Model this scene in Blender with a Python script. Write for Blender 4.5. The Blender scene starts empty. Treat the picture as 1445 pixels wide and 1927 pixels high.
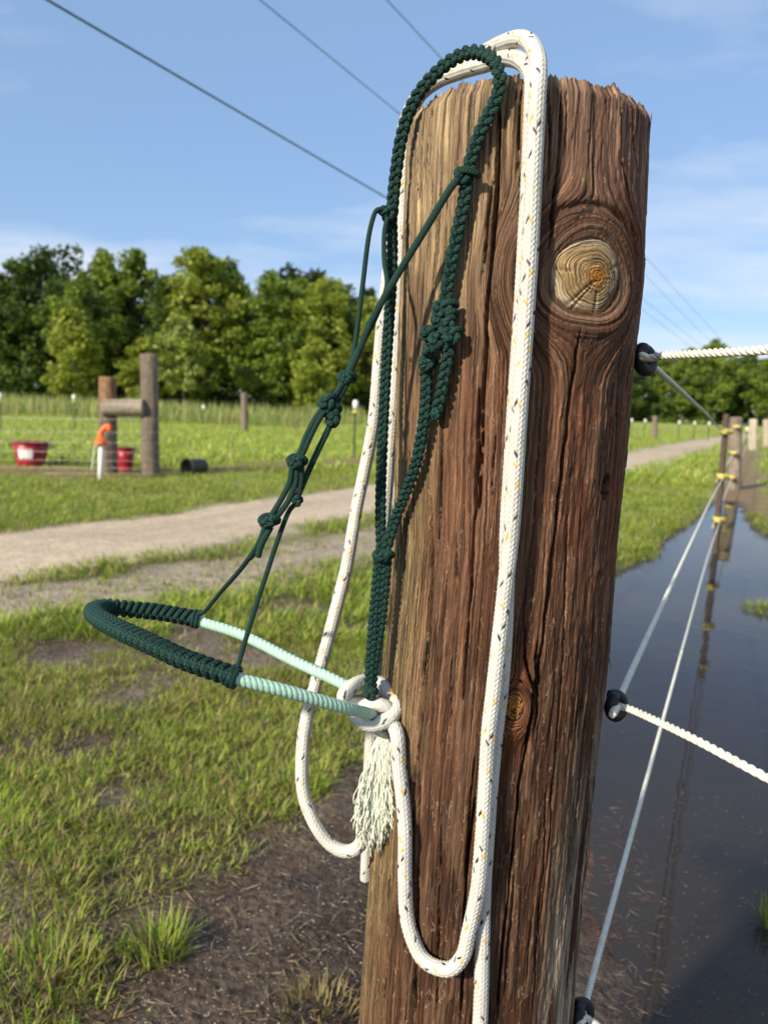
import bpy, math, random
import numpy as np
from math import radians, pi, sin, cos
rng = np.random.default_rng(7); random.seed(7)
S = bpy.context.scene
COL = S.collection

# ------------------------------------------------------------------ camera
FPX, CX, CY = 1447.0, 722.5, 963.5          # focal length and centre in photo pixels
CAMZ = 1.10
PITCH, ROLL = radians(7.87), radians(2.0)
CP = np.array([0, 0, CAMZ])
_f = np.array([0, cos(PITCH), -sin(PITCH)]); _u0 = np.array([0, sin(PITCH), cos(PITCH)]); _r0 = np.array([1.0, 0, 0])
_r = _r0*cos(ROLL) + _u0*sin(ROLL); _u = _u0*cos(ROLL) - _r0*sin(ROLL)
cam = bpy.data.cameras.new('camera'); camo = bpy.data.objects.new('camera', cam); COL.objects.link(camo)
from mathutils import Matrix
M4 = Matrix.Identity(4)
for i in range(3):
    M4[i][0] = _r[i]; M4[i][1] = _u[i]; M4[i][2] = -_f[i]; M4[i][3] = CP[i]
camo.matrix_world = M4
cam.sensor_fit = 'VERTICAL'; cam.sensor_height = 36; cam.lens = FPX/1927*36
cam.clip_start = 0.02; cam.clip_end = 2000
cam.dof.use_dof = True; cam.dof.focus_distance = 0.63; cam.dof.aperture_fstop = 8.5; cam.dof.aperture_blades = 0
S.camera = camo
S.render.resolution_x = 767; S.render.resolution_y = 1024

# ------------------------------------------------------------------ sky, sun, exposure
SUN_AZ = radians(225); SUN_EL = radians(30)       # azimuth clockwise from +Y
SUNV = np.array([sin(SUN_AZ)*cos(SUN_EL), cos(SUN_AZ)*cos(SUN_EL), sin(SUN_EL)])
W_ = bpy.data.worlds.new('World'); S.world = W_; W_.use_nodes = True
nt = W_.node_tree; nt.nodes.clear()
def wn(t, **k):
    n = nt.nodes.new(t)
    for a, b in k.items(): setattr(n, a, b)
    return n
sky = wn('ShaderNodeTexSky', sky_type='NISHITA', sun_disc=False, sun_elevation=SUN_EL, sun_rotation=SUN_AZ, air_density=1.0, dust_density=0.3, ozone_density=2.0, altitude=500)
tc = wn('ShaderNodeTexCoord'); sep = wn('ShaderNodeSeparateXYZ'); nt.links.new(tc.outputs['Generated'], sep.inputs[0])
zz = wn('ShaderNodeMath', operation='MAXIMUM'); zz.inputs[1].default_value = 0.0; nt.links.new(sep.outputs[2], zz.inputs[0])
za = wn('ShaderNodeMath', operation='ADD'); za.inputs[1].default_value = 0.13; nt.links.new(zz.outputs[0], za.inputs[0])
dv = wn('ShaderNodeVectorMath', operation='DIVIDE'); nt.links.new(tc.outputs['Generated'], dv.inputs[0])
cb = wn('ShaderNodeCombineXYZ')
for i in range(3): nt.links.new(za.outputs[0], cb.inputs[i])
nt.links.new(cb.outputs[0], dv.inputs[1])
no = wn('ShaderNodeTexNoise'); no.inputs['Scale'].default_value = 0.55; no.inputs['Detail'].default_value = 7; no.inputs['Roughness'].default_value = 0.55
mp = wn('ShaderNodeMapping'); mp.inputs['Location'].default_value = (19.25, 4.19, 0); mp.inputs['Scale'].default_value = (1.0, 1.6, 1)
nt.links.new(dv.outputs[0], mp.inputs[0]); nt.links.new(mp.outputs[0], no.inputs[0])
rp = wn('ShaderNodeMapRange'); rp.inputs[1].default_value = 0.45; rp.inputs[2].default_value = 0.66; rp.inputs[3].default_value = 0.03; rp.inputs[4].default_value = 0.85
nt.links.new(no.outputs['Fac'], rp.inputs[0])
veil = wn('ShaderNodeMix', data_type='RGBA'); veil.inputs[0].default_value = 0.6; nt.links.new(sky.outputs[0], veil.inputs[6]); veil.inputs[7].default_value = (1.75, 2.9, 4.9, 1)   # thin even humid haze over the blue
mx = wn('ShaderNodeMix', data_type='RGBA'); nt.links.new(rp.outputs[0], mx.inputs[0]); nt.links.new(veil.outputs[2], mx.inputs[6]); mx.inputs[7].default_value = (5.0, 5.4, 6.0, 1)
bg = wn('ShaderNodeBackground'); bg.inputs[1].default_value = 0.105
nt.links.new(mx.outputs[2], bg.inputs[0])
wo = wn('ShaderNodeOutputWorld'); nt.links.new(bg.outputs[0], wo.inputs[0])
sl = bpy.data.lights.new('sun', 'SUN'); sl.energy = 4.2; sl.angle = radians(2.5); sl.color = (1.0, 0.90, 0.74)
slo = bpy.data.objects.new('sun', sl); COL.objects.link(slo)
from mathutils import Vector
slo.rotation_euler = Vector(tuple(SUNV)).to_track_quat('Z', 'Y').to_euler()
S.view_settings.view_transform = 'Standard'; S.view_settings.look = 'None'; S.view_settings.exposure = 0.68; S.view_settings.gamma = 1.0
S.view_settings.use_curve_mapping = False
S.cycles.use_denoising = True; S.cycles.max_bounces = 8; S.cycles.transparent_max_bounces = 12
S.cycles.caustics_reflective = False; S.cycles.caustics_refractive = False

# ------------------------------------------------------------------ geometry of the view
def ray(px, py): return _f + _r*((px-CX)/FPX) - _u*((py-CY)/FPX)
def P(px, py, d): return CP + ray(px, py)*d                      # d: depth along the lens axis
def W(px, py, wy): q = ray(px, py); return CP + q*(wy/q[1])       # wy: world distance in front
def G(px, py, z=0.0): q = ray(px, py); return CP + q*((z-CAMZ)/q[2])
def proj(p):
    v = np.asarray(p)-CP; d = v@_f
    return np.stack([CX+FPX*(v@_r)/d, CY-FPX*(v@_u)/d, d], -1)

# ------------------------------------------------------------------ numeric helpers
def _hash(ix, iy, seed):
    h = (ix.astype(np.int64)*374761393 + iy.astype(np.int64)*668265263 + seed*974634777) & 0xffffffff
    h = ((h ^ (h >> 13))*1274126177) & 0xffffffff
    return ((h ^ (h >> 16)) & 0xffff)/65535.0
def vn(x, y, seed=0):
    x = np.asarray(x, float); y = np.asarray(y, float); x, y = np.broadcast_arrays(x, y)
    ix = np.floor(x); iy = np.floor(y); fx = x-ix; fy = y-iy
    fx = fx*fx*(3-2*fx); fy = fy*fy*(3-2*fy)
    a = _hash(ix, iy, seed); b = _hash(ix+1, iy, seed); c = _hash(ix, iy+1, seed); d = _hash(ix+1, iy+1, seed)
    return (a*(1-fx)+b*fx)*(1-fy) + (c*(1-fx)+d*fx)*fy
def fbm(x, y, o=4, seed=0):
    t = 0; a = 1; n = 0
    for i in range(o): t = t + a*vn(np.asarray(x)*2**i, np.asarray(y)*2**i, seed+i*17); n += a; a *= .5
    return t/n
def sst(a, b, x): t = np.clip((x-a)/(b-a), 0, 1); return t*t*(3-2*t)
def spline(pts, step):
    """Catmull-Rom through the points, resampled at an even step"""
    p = np.array(pts, float)
    q = np.vstack([2*p[0]-p[1], p, 2*p[-1]-p[-2]])
    out = []
    for i in range(1, len(q)-2):
        t = np.linspace(0, 1, 24, endpoint=False)[:, None]
        a, b, c, d = q[i-1], q[i], q[i+1], q[i+2]
        out.append(.5*((2*b)+(-a+c)*t+(2*a-5*b+4*c-d)*t*t+(-a+3*b-3*c+d)*t**3))
    out.append(q[-2][None]); o = np.vstack(out)
    L = np.r_[0, np.cumsum(np.linalg.norm(np.diff(o, axis=0), axis=1))]
    n = max(3, int(L[-1]/step)+1); s = np.linspace(0, L[-1], n)
    return np.stack([np.interp(s, L, o[:, k]) for k in range(o.shape[1])], 1)
def frames(p, ref=None):
    t = np.gradient(p, axis=0); t /= np.linalg.norm(t, axis=1)[:, None]+1e-12
    n = np.zeros_like(p)
    if ref is not None:
        n = np.array(ref, float)[None]-t*(t@np.array(ref, float))[:, None]
        n /= np.linalg.norm(n, axis=1)[:, None]+1e-9
    else:
        a = np.array([0, -1.0, 0.02]); v = a-t[0]*(a@t[0])
        if np.linalg.norm(v) < .1: a = np.array([1., 0, 0]); v = a-t[0]*(a@t[0])
        v /= np.linalg.norm(v)
        for i in range(len(p)):
            v = v-t[i]*(v@t[i]); v /= np.linalg.norm(v)+1e-12; n[i] = v
    return t, n, np.cross(t, n)

class MB:
    """collects geometry for ONE mesh object"""
    def __init__(s): s.v = []; s.q = []; s.t = []; s.c = []; s.uv = []; s.n = 0
    def add(s, v, quads=None, tris=None, col=None, uv=None):
        v = np.asarray(v, float).reshape(-1, 3)
        if quads is not None and len(quads): s.q.append(np.asarray(quads, int)+s.n)
        if tris is not None and len(tris): s.t.append(np.asarray(tris, int)+s.n)
        s.v.append(v); s.n += len(v)
        s.c.append(np.ones((len(v), 4)) if col is None else np.broadcast_to(np.asarray(col, float), (len(v), 4)))
        s.uv.append(np.zeros((len(v), 2)) if uv is None else uv)
        return s
    def tube(s, p, r, sides=10, ref=None, col=None, cap=True, sq=1.0):
        p = np.asarray(p, float); m = len(p); r = np.broadcast_to(np.asarray(r, float), (m,))
        t, n, b = frames(p, ref)
        a = np.linspace(0, 2*pi, sides, endpoint=False)
        v = p[:, None]+(n[:, None]*np.cos(a)[None, :, None]*sq+b[:, None]*np.sin(a)[None, :, None])*r[:, None, None]
        L = np.r_[0, np.cumsum(np.linalg.norm(np.diff(p, axis=0), axis=1))]
        uv = np.stack(np.broadcast_arrays(L[:, None], (a/(2*pi))[None]), -1).reshape(-1, 2)
        i = np.arange(m-1)[:, None]*sides; j = np.arange(sides)[None]; k = (j+1) % sides
        f = np.stack([i+j, i+k, i+sides+k, i+sides+j], -1).reshape(-1, 4)
        v = v.reshape(-1, 3)
        tr = None
        if cap:
            v = np.vstack([v, p[0]-t[0]*r[0]*.35, p[-1]+t[-1]*r[-1]*.35]); uv = np.vstack([uv, uv[:1], uv[-1:]])
            jj = np.arange(sides); kk = (jj+1) % sides; B = (m-1)*sides
            tr = np.vstack([np.stack([kk, jj, np.full(sides, m*sides)], 1), np.stack([B+jj, B+kk, np.full(sides, m*sides+1)], 1)])
        return s.add(v, f, tr, col, uv)
    def box(s, lo, hi, col=None):
        x0, y0, z0 = lo; x1, y1, z1 = hi
        v = [(x0,y0,z0),(x1,y0,z0),(x1,y1,z0),(x0,y1,z0),(x0,y0,z1),(x1,y0,z1),(x1,y1,z1),(x0,y1,z1)]
        return s.add(v, [(0,3,2,1),(4,5,6,7),(0,1,5,4),(1,2,6,5),(2,3,7,6),(3,0,4,7)], None, col)
    def lathe(s, prof, o=(0, 0, 0), sides=32, col=None, axis=None):
        prof = np.array(prof, float); a = np.linspace(0, 2*pi, sides, endpoint=False)
        v = np.stack(np.broadcast_arrays(prof[:, :1]*np.cos(a), prof[:, :1]*np.sin(a), prof[:, 1:2]+0*a), -1).reshape(-1, 3)
        if axis is not None:
            z = np.array(axis, float); z /= np.linalg.norm(z); x = np.cross([0, 0, 1.], z)
            if np.linalg.norm(x) < 1e-3: x = np.array([1., 0, 0])
            x /= np.linalg.norm(x); y = np.cross(z, x); v = v[:, :1]*x+v[:, 1:2]*y+v[:, 2:]*z
        m = len(prof); i = np.arange(m-1)[:, None]*sides; j = np.arange(sides)[None]; k = (j+1) % sides
        return s.add(v+np.array(o), np.stack([i+j, i+k, i+sides+k, i+sides+j], -1).reshape(-1, 4), None, col)
    def mesh(s, name, mat, smooth=True):
        v = np.vstack(s.v); me = bpy.data.meshes.new(name)
        qs = np.vstack(s.q) if s.q else np.zeros((0, 4), int); ts = np.vstack(s.t) if s.t else np.zeros((0, 3), int)
        me.vertices.add(len(v)); me.vertices.foreach_set('co', v.astype(np.float32).ravel())
        li = np.r_[qs.ravel(), ts.ravel()]; me.loops.add(len(li)); me.loops.foreach_set('vertex_index', li.astype(np.int32))
        st = np.r_[np.arange(len(qs))*4, len(qs)*4+np.arange(len(ts))*3]; me.polygons.add(len(st))
        me.polygons.foreach_set('loop_start', st.astype(np.int32))
        me.polygons.foreach_set('use_smooth', np.full(len(st), smooth))
        me.update(calc_edges=True); me.validate()
        at = me.color_attributes.new('Col', 'FLOAT_COLOR', 'POINT'); at.data.foreach_set('color', np.vstack(s.c).astype(np.float32).ravel())
        ua = me.attributes.new('tuv', 'FLOAT_VECTOR', 'POINT'); uv = np.vstack(s.uv); uv = np.c_[uv, np.zeros(len(uv))]
        ua.data.foreach_set('vector', uv.astype(np.float32).ravel())
        me.materials.append(mat); return me
    def build(s, name, mat, parent=None, smooth=True):
        o = bpy.data.objects.new(name, s.mesh(name, mat, smooth)); COL.objects.link(o)
        if parent is not None: o.parent = parent
        return o
def link(name, me, parent=None):
    o = bpy.data.objects.new(name, me); COL.objects.link(o)
    if parent is not None: o.parent = parent
    return o
def tag(o, label=None, cat=None, group=None, kind=None):
    if label: o['label'] = label
    if cat: o['category'] = cat
    if group: o['group'] = group
    if kind: o['kind'] = kind
    return o
def thing(name, label, cat, loc=(0, 0, 0), group=None):
    o = bpy.data.objects.new(name, None); o.empty_display_size = .1; COL.objects.link(o); o.location = loc
    return tag(o, label, cat, group)
def child_local(mb, loc):                                   # move world geometry under an empty at loc
    mb.v = [v-np.array(loc) for v in mb.v]; return mb

# ------------------------------------------------------------------ materials
def mat(name, base=None, rough=.7, vcol=False, bump=None, spec=.4, var=None, trans=0, metal=0, sheen=0):
    m = bpy.data.materials.new(name); m.use_nodes = True; t = m.node_tree; b = t.nodes['Principled BSDF']
    b.inputs['Roughness'].default_value = rough; b.inputs['Specular IOR Level'].default_value = spec; b.inputs['Metallic'].default_value = metal
    if sheen: b.inputs['Sheen Weight'].default_value = sheen
    src = None
    if vcol:
        a = t.nodes.new('ShaderNodeAttribute'); a.attribute_name = 'Col'; src = a.outputs['Color']
    if base is not None and not vcol:
        c = t.nodes.new('ShaderNodeRGB'); c.outputs[0].default_value = (*base, 1); src = c.outputs[0]
    co = t.nodes.new('ShaderNodeTexCoord')
    if var:                                                  # (scale, amount): cloudy brightness variation
        n = t.nodes.new('ShaderNodeTexNoise'); n.inputs['Scale'].default_value = var[0]; n.inputs['Detail'].default_value = 6
        t.links.new(co.outputs['Object'], n.inputs[0])
        r = t.nodes.new('ShaderNodeMapRange'); r.inputs[1].default_value = .3; r.inputs[2].default_value = .7
        r.inputs[3].default_value = 1-var[1]; r.inputs[4].default_value = 1+var[1]; t.links.new(n.outputs[0], r.inputs[0])
        x = t.nodes.new('ShaderNodeVectorMath'); x.operation = 'SCALE'; t.links.new(src, x.inputs[0]); t.links.new(r.outputs[0], x.inputs[3]); src = x.outputs[0]
    t.links.new(src, b.inputs['Base Color'])
    if bump:                                                 # (scale, strength, distance)
        n = t.nodes.new('ShaderNodeTexNoise'); n.inputs['Scale'].default_value = bump[0]; n.inputs['Detail'].default_value = 5
        t.links.new(co.outputs['Object'], n.inputs[0])
        u = t.nodes.new('ShaderNodeBump'); u.inputs['Strength'].default_value = bump[1]; u.inputs['Distance'].default_value = bump[2]
        t.links.new(n.outputs[0], u.inputs['Height']); t.links.new(u.outputs[0], b.inputs['Normal'])
    if trans:
        tr = t.nodes.new('ShaderNodeBsdfTranslucent'); t.links.new(src, tr.inputs[0]); mxs = t.nodes.new('ShaderNodeMixShader'); mxs.inputs[0].default_value = trans
        t.links.new(b.outputs[0], mxs.inputs[1]); t.links.new(tr.outputs[0], mxs.inputs[2]); t.links.new(mxs.outputs[0], t.nodes['Material Output'].inputs[0])
    return m
def cord_mat(name, base, f, strength, rough=.6, dist=.0004, vcol=False):
    """woven cord: fine herringbone relief along the tube's own coordinates"""
    m = mat(name, base, rough, vcol=vcol, spec=.3, var=(260, .16)); t = m.node_tree; b = t.nodes['Principled BSDF']
    a = t.nodes.new('ShaderNodeAttribute'); a.attribute_name = 'tuv'; s = t.nodes.new('ShaderNodeSeparateXYZ'); t.links.new(a.outputs['Vector'], s.inputs[0])
    def mth(op, x, y=None):
        n = t.nodes.new('ShaderNodeMath'); n.operation = op
        for i, q in enumerate((x, y)):
            if q is None: continue
            if isinstance(q, (int, float)): n.inputs[i].default_value = q
            else: t.links.new(q, n.inputs[i])
        return n.outputs[0]
    k = mth('PINGPONG', mth('MULTIPLY', s.outputs[1], 12), 1.0)
    h = mth('SINE', mth('ADD', mth('MULTIPLY', s.outputs[0], f), mth('MULTIPLY', k, 3.2)))
    mr = t.nodes.new('ShaderNodeMapRange'); mr.inputs[1].default_value = -1; mr.inputs[2].default_value = 1; mr.inputs[3].default_value = .62; mr.inputs[4].default_value = 1.3; t.links.new(h, mr.inputs[0])   # woven sheath: colour paler on the raised yarns, darker between them
    bc = b.inputs['Base Color'].links[0].from_socket; sx = t.nodes.new('ShaderNodeVectorMath'); sx.operation = 'SCALE'; t.links.new(bc, sx.inputs[0]); t.links.new(mr.outputs[0], sx.inputs[3]); t.links.new(sx.outputs[0], b.inputs['Base Color'])
    u = t.nodes.new('ShaderNodeBump'); u.inputs['Strength'].default_value = strength; u.inputs['Distance'].default_value = dist
    t.links.new(h, u.inputs['Height']); t.links.new(u.outputs[0], b.inputs['Normal'])
    return m
M = {}
M['green'] = cord_mat('green_paracord', (.0075, .040, .031), 2*pi/.0021, .8, .75)
M['mint'] = mat('mint_rope', (.37, .585, .465), .5, bump=(900, .5, .0005), var=(150, .10))
M['white_rope'] = mat('white_rope', None, .62, vcol=True, bump=(1500, .35, .0004), var=(28, .10))
M['tassel'] = mat('tassel_yarn', (.66, .68, .55), .6, var=(120, .12))
M['fence_rope'] = mat('fence_polyrope', (.64, .63, .54), .45, bump=(700, .4, .0004), var=(90, .12))
M['black_plastic'] = mat('black_plastic', (.010, .011, .013), .55, bump=(300, .15, .0005), var=(80, .2))
M['metal'] = mat('zinc_metal', (.55, .56, .57), .35, metal=.9, var=(60, .15))
M['yellow_plastic'] = mat('yellow_plastic', (.62, .50, .10), .4, var=(30, .12))
M['cream_plastic'] = mat('cream_plastic', (.72, .70, .55), .45, var=(30, .1))
M['white_plastic'] = mat('white_plastic', (.78, .78, .75), .4, var=(20, .08))
M['orange_plastic'] = mat('orange_plastic', (.80, .13, .02), .4, var=(20, .1))
M['red_plastic'] = mat('red_plastic', (.30, .008, .022), .38, bump=(40, .2, .004), var=(6, .15))
M['dark_plastic'] = mat('dark_plastic', (.03, .024, .02), .5, var=(10, .3))
M['rust_steel'] = mat('rusty_steel', (.06, .036, .024), .7, var=(30, .35))
M['green_steel'] = mat('green_steel', (.03, .05, .03), .6, var=(15, .3))
M['wire'] = mat('galvanized_wire', (.42, .42, .40), .4, metal=.5, var=(20, .15))
M['cable'] = mat('cable', (.045, .065, .075), .6, var=(2, .2))
M['far_wood'] = mat('weathered_timber', None, .85, vcol=True, bump=(60, .6, .01), var=(14, .3))
M['grass'] = mat('grass_blades', None, .55, vcol=True, trans=.42, spec=.25)
M['leaf'] = mat('leaves', None, .5, vcol=True, trans=.30, spec=.3)
M['bark'] = mat('bark', (.10, .085, .065), .9, bump=(12, .8, .05), var=(4, .35))
M['straw'] = mat('dry_straw', None, .8, vcol=True)
M['stone'] = mat('gravel_stones', None, .85, vcol=True)

# ------------------------------------------------------------------ ground
def poly_sd(x, y, poly):
    """signed distance to a polygon, negative inside"""
    p = np.asarray(poly)[:, :2]; x = np.asarray(x, float); y = np.asarray(y, float)
    d = np.full(x.shape, 1e9); ins = np.zeros(x.shape, bool)
    for a, b in zip(p, np.roll(p, -1, axis=0)):
        e = b-a; t = np.clip(((x-a[0])*e[0]+(y-a[1])*e[1])/(e@e+1e-12), 0, 1)
        d = np.minimum(d, np.hypot(x-a[0]-t*e[0], y-a[1]-t*e[1]))
        c = ((a[1] > y) != (b[1] > y)) & (x < (b[0]-a[0])*(y-a[1])/(b[1]-a[1]+1e-12)+a[0]); ins ^= c
    return np.where(ins, -d, d)
def line_d(x, y, pl):
    x = np.asarray(x, float); y = np.asarray(y, float); d = np.full(x.shape, 1e9); p = np.asarray(pl)[:, :2]
    for a, b in zip(p[:-1], p[1:]):
        e = b-a; t = np.clip(((x-a[0])*e[0]+(y-a[1])*e[1])/(e@e), 0, 1); d = np.minimum(d, np.hypot(x-a[0]-t*e[0], y-a[1]-t*e[1]))
    return d
PUD = [G(*q) for q in [(1120,1085),(1205,1046),(1240,1008),(1300,972),(1345,940),(1392,942),(1445,1003),(1600,1100),(1800,1500),(1800,2300),(1160,2300),(1085,1927),(1060,1760),(1040,1500),(1000,1300),(1010,1150)]]
MUD = [G(*q) for q in [(200,2100),(270,1900),(230,1780),(300,1690),(420,1620),(560,1565),(600,1480),(690,1430),(760,1450),(1000,1300),(1090,1500),(1160,2100)]]
WET = [G(*q) for q in [(420,2100),(500,1800),(580,1680),(700,1560),(1000,1400),(1160,2100)]]
ROAD = spline([G(*q)[:2] for q in [(-900,1180),(-400,1110),(0,1042),(320,1000),(640,945),(860,912),(1080,884),(1200,864),(1290,842),(1360,826),(1425,818)]], .15)
RUT = spline([G(*q)[:2] for q in [(-700,1290),(-300,1200),(0,1140),(250,1110),(420,1080),(640,1030),(850,985)]], .15)
SOIL = spline([G(*q)[:2] for q in [(-400,885),(0,885),(190,893),(300,888),(500,880),(690,868),(1000,850)]], .3)
FENCEDIR = spline([G(*q)[:2] for q in [(1375,1000),(1392,930),(1400,880),(1406,845),(1412,815)]], .3)
def hz(x, y):
    x = np.asarray(x, float); y = np.asarray(y, float)
    h = .014*(fbm(x*3, y*3, 3, 5)-.5)+.020*(fbm(x*13, y*13, 4, 9)-.5)
    far = np.clip((np.hypot(x, y)-8)/40, 0, 1); h = h+far*.35*(fbm(x*.08, y*.08, 3, 3)-.5)
    sd = poly_sd(x, y, PUD)+.10*(fbm(x*5, y*5, 3, 21)-.5)
    dip = sst(.08, -.35, sd); h = h*(1-.6*dip)-.055*dip
    out = sst(0.02, .25, sd); h = np.where(sd > .02, np.maximum(h, -.009), h)
    isl = [(*G(1432,1142)[:2], .10), (*G(1440,1725)[:2], .035)]
    for ix, iy, ir in isl: h = h+.055*np.exp(-((x-ix)**2+(y-iy)**2)/ir**2)
    return h
WATER_Z = -.017
def grade(a, b, step, lo, hi, k=1.07):
    c = list(np.arange(a, b, step)); s = step
    while c[-1] < hi: s *= k; c.append(c[-1]+s)
    s = step; f = []
    x = a
    while x > lo: s *= k; x -= s; f.append(x)
    return np.array(f[::-1]+c)
gx = grade(-3.2, 3.2, .03, -420, 420); gy = grade(.4, 8.0, .03, -60, 520)
XX, YY = np.meshgrid(gx, gy); H = hz(XX, YY)
nx, ny = len(gx), len(gy)
soil = np.array([.085, .060, .042]); mud = np.array([.040, .029, .021]); road = np.array([.43, .345, .245]); lawn = np.array([.29, .325, .065]); red = np.array([.20, .11, .065])
def mixc(a, b, t): return a*(1-t[..., None])+b*t[..., None]
nzd = fbm(XX*22, YY*22, 4, 33); nzf = fbm(XX*2.5, YY*2.5, 4, 31); nzc = fbm(XX*.35, YY*.35, 4, 77)
dist = np.hypot(XX, YY)
gc = np.broadcast_to(soil, XX.shape+(3,)).copy(); gc = mixc(gc, np.array([.17, .135, .095]), sst(.45, .7, nzf)*.7)
gc = mixc(gc, lawn*.8, sst(3.5, 9, dist)*(.5+.45*nzc)); gc = mixc(gc, lawn, sst(9, 16, dist)*.92)
rd = line_d(XX, YY, RUT)+.5*(fbm(XX*2, YY*2, 3, 41)-.5); gc = mixc(gc, np.array([.36, .29, .205]), sst(.6, .15, rd)*.85)
rd = line_d(XX, YY, ROAD)+.5*(fbm(XX*2, YY*2, 3, 45)-.5); gc = mixc(gc, road, sst(1.05, .6, rd)*.9)
sd_ = line_d(XX, YY, SOIL)+.9*(fbm(XX*.8, YY*.8, 3, 49)-.5); gc = mixc(gc, red, sst(1.1, .3, sd_)*.75)
fd = line_d(XX, YY, FENCEDIR)+.5*(fbm(XX*1.2, YY*1.2, 3, 51)-.5); gc = mixc(gc, np.array([.21, .135, .08]), sst(.55, .2, fd)*.9)
gc = mixc(gc, soil*.9, sst(.12, -.15, poly_sd(XX, YY, MUD)+.25*(fbm(XX*6, YY*6, 3, 53)-.5)))
gc = mixc(gc, mud, sst(.12, -.18, poly_sd(XX, YY, WET)+.25*(fbm(XX*6, YY*6, 3, 55)-.5)))
gc = mixc(gc, np.array([.062, .050, .041]), sst(.10, -.1, poly_sd(XX, YY, PUD)))
PB = poly_sd(XX, YY, [G(1050,1500), G(1180,1560), G(1150,1760), G(1030,1720)])
gc = mixc(gc, np.array([.10, .05, .03]), sst(.1, -.1, PB+.2*(fbm(XX*8, YY*8, 3, 57)-.5))*.8)
near_ = sst(9, 4, dist); gc = gc*(1+near_*.9*(nzd-.5))[..., None]
gm = MB(); ii = np.arange(ny-1)[:, None]*nx; jj = np.arange(nx-1)[None]
gm.add(np.stack([XX, YY, H], -1), np.stack([ii+jj, ii+jj+1, ii+nx+jj+1, ii+nx+jj], -1).reshape(-1, 4), None, np.c_[gc.reshape(-1, 3), np.ones(nx*ny)])
mg = mat('ground_soil', None, .92, vcol=True, bump=(55, .9, .02), var=(38, .38), spec=.2)
_t = mg.node_tree; _b = _t.nodes['Principled BSDF']                       # damp soil is smoother in patches
_n = _t.nodes.new('ShaderNodeTexNoise'); _n.inputs['Scale'].default_value = 5; _n.inputs['Detail'].default_value = 5; _c = _t.nodes.new('ShaderNodeTexCoord'); _t.links.new(_c.outputs['Object'], _n.inputs[0])
_m = _t.nodes.new('ShaderNodeMapRange'); _m.inputs[1].default_value = .4; _m.inputs[2].default_value = .6; _m.inputs[3].default_value = .55; _m.inputs[4].default_value = .95; _t.links.new(_n.outputs[0], _m.inputs[0]); _t.links.new(_m.outputs[0], _b.inputs['Roughness'])
ground = gm.build('ground', mg); tag(ground, kind='structure')

# water
mw = bpy.data.materials.new('puddle_water'); mw.use_nodes = True; t = mw.node_tree; t.nodes.clear()
o_ = t.nodes.new('ShaderNodeOutputMaterial'); gl = t.nodes.new('ShaderNodeBsdfGlossy'); gl.inputs['Roughness'].default_value = .015
tr = t.nodes.new('ShaderNodeBsdfTransparent'); tr.inputs[0].default_value = (.72, .66, .60, 1); fr = t.nodes.new('ShaderNodeFresnel'); fr.inputs[0].default_value = 1.34
df = t.nodes.new('ShaderNodeBsdfDiffuse'); df.inputs[0].default_value = (.12, .10, .085, 1); tb = t.nodes.new('ShaderNodeMixShader'); tb.inputs[0].default_value = .22   # silty water
t.links.new(tr.outputs[0], tb.inputs[1]); t.links.new(df.outputs[0], tb.inputs[2])
ms = t.nodes.new('ShaderNodeMixShader'); t.links.new(fr.outputs[0], ms.inputs[0]); t.links.new(tb.outputs[0], ms.inputs[1]); t.links.new(gl.outputs[0], ms.inputs[2]); t.links.new(ms.outputs[0], o_.inputs[0])
tcw = t.nodes.new('ShaderNodeTexCoord'); nw = t.nodes.new('ShaderNodeTexNoise'); nw.inputs['Scale'].default_value = 7; nw.inputs['Detail'].default_value = 3
bw = t.nodes.new('ShaderNodeBump'); bw.inputs['Strength'].default_value = .10; bw.inputs['Distance'].default_value = .01
t.links.new(tcw.outputs['Object'], nw.inputs[0]); t.links.new(nw.outputs[0], bw.inputs['Height']); t.links.new(bw.outputs[0], gl.inputs['Normal']); t.links.new(bw.outputs[0], fr.inputs['Normal'])
pp = np.array(PUD); lo = pp.min(0)-.2; hi = pp.max(0)+.2
wmb = MB().add([(lo[0], lo[1], WATER_Z), (hi[0], lo[1], WATER_Z), (hi[0], hi[1], WATER_Z), (lo[0], hi[1], WATER_Z)], [(0, 1, 2, 3)])
tag(wmb.build('puddle_water', mw), kind='structure')

# dirt road sheet
rmb = MB(); t_ = np.gradient(ROAD, axis=0); t_ /= np.linalg.norm(t_, axis=1)[:, None]; nrm = np.stack([-t_[:, 1], t_[:, 0]], 1)
K = 15; rv = []; rc = []
for k in range(K):
    f = k/(K-1)*2-1; off = f*(.72+.65*(fbm(np.arange(len(ROAD))*.13, np.full(len(ROAD), 3.+np.sign(f)), 3, 61)-.5))
    q = ROAD+nrm*off[:, None]; zr = hz(q[:, 0], q[:, 1])+.006-.02*(abs(f) > .97)
    rv.append(np.c_[q, zr]); c = road*(.70+.35*fbm(q[:, 0]*.9, q[:, 1]*3, 3, 63)+.30*fbm(np.arange(len(ROAD))*.035, np.full(len(ROAD), k*.9), 3, 65))[:, None]; rc.append(np.c_[c, np.ones(len(c))])
n_ = len(ROAD); ii = np.arange(n_-1)[:, None]; jj = np.arange(K-1)[None]*n_
rmb.add(np.vstack(rv), np.stack([jj+ii, jj+ii+1, jj+n_+ii+1, jj+n_+ii], -1).reshape(-1, 4), None, np.vstack(rc))
tag(rmb.build('dirt_road', mat('sandy_road', None, .95, vcol=True, bump=(25, .7, .02), var=(9, .14), spec=.15)), kind='structure')

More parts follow.
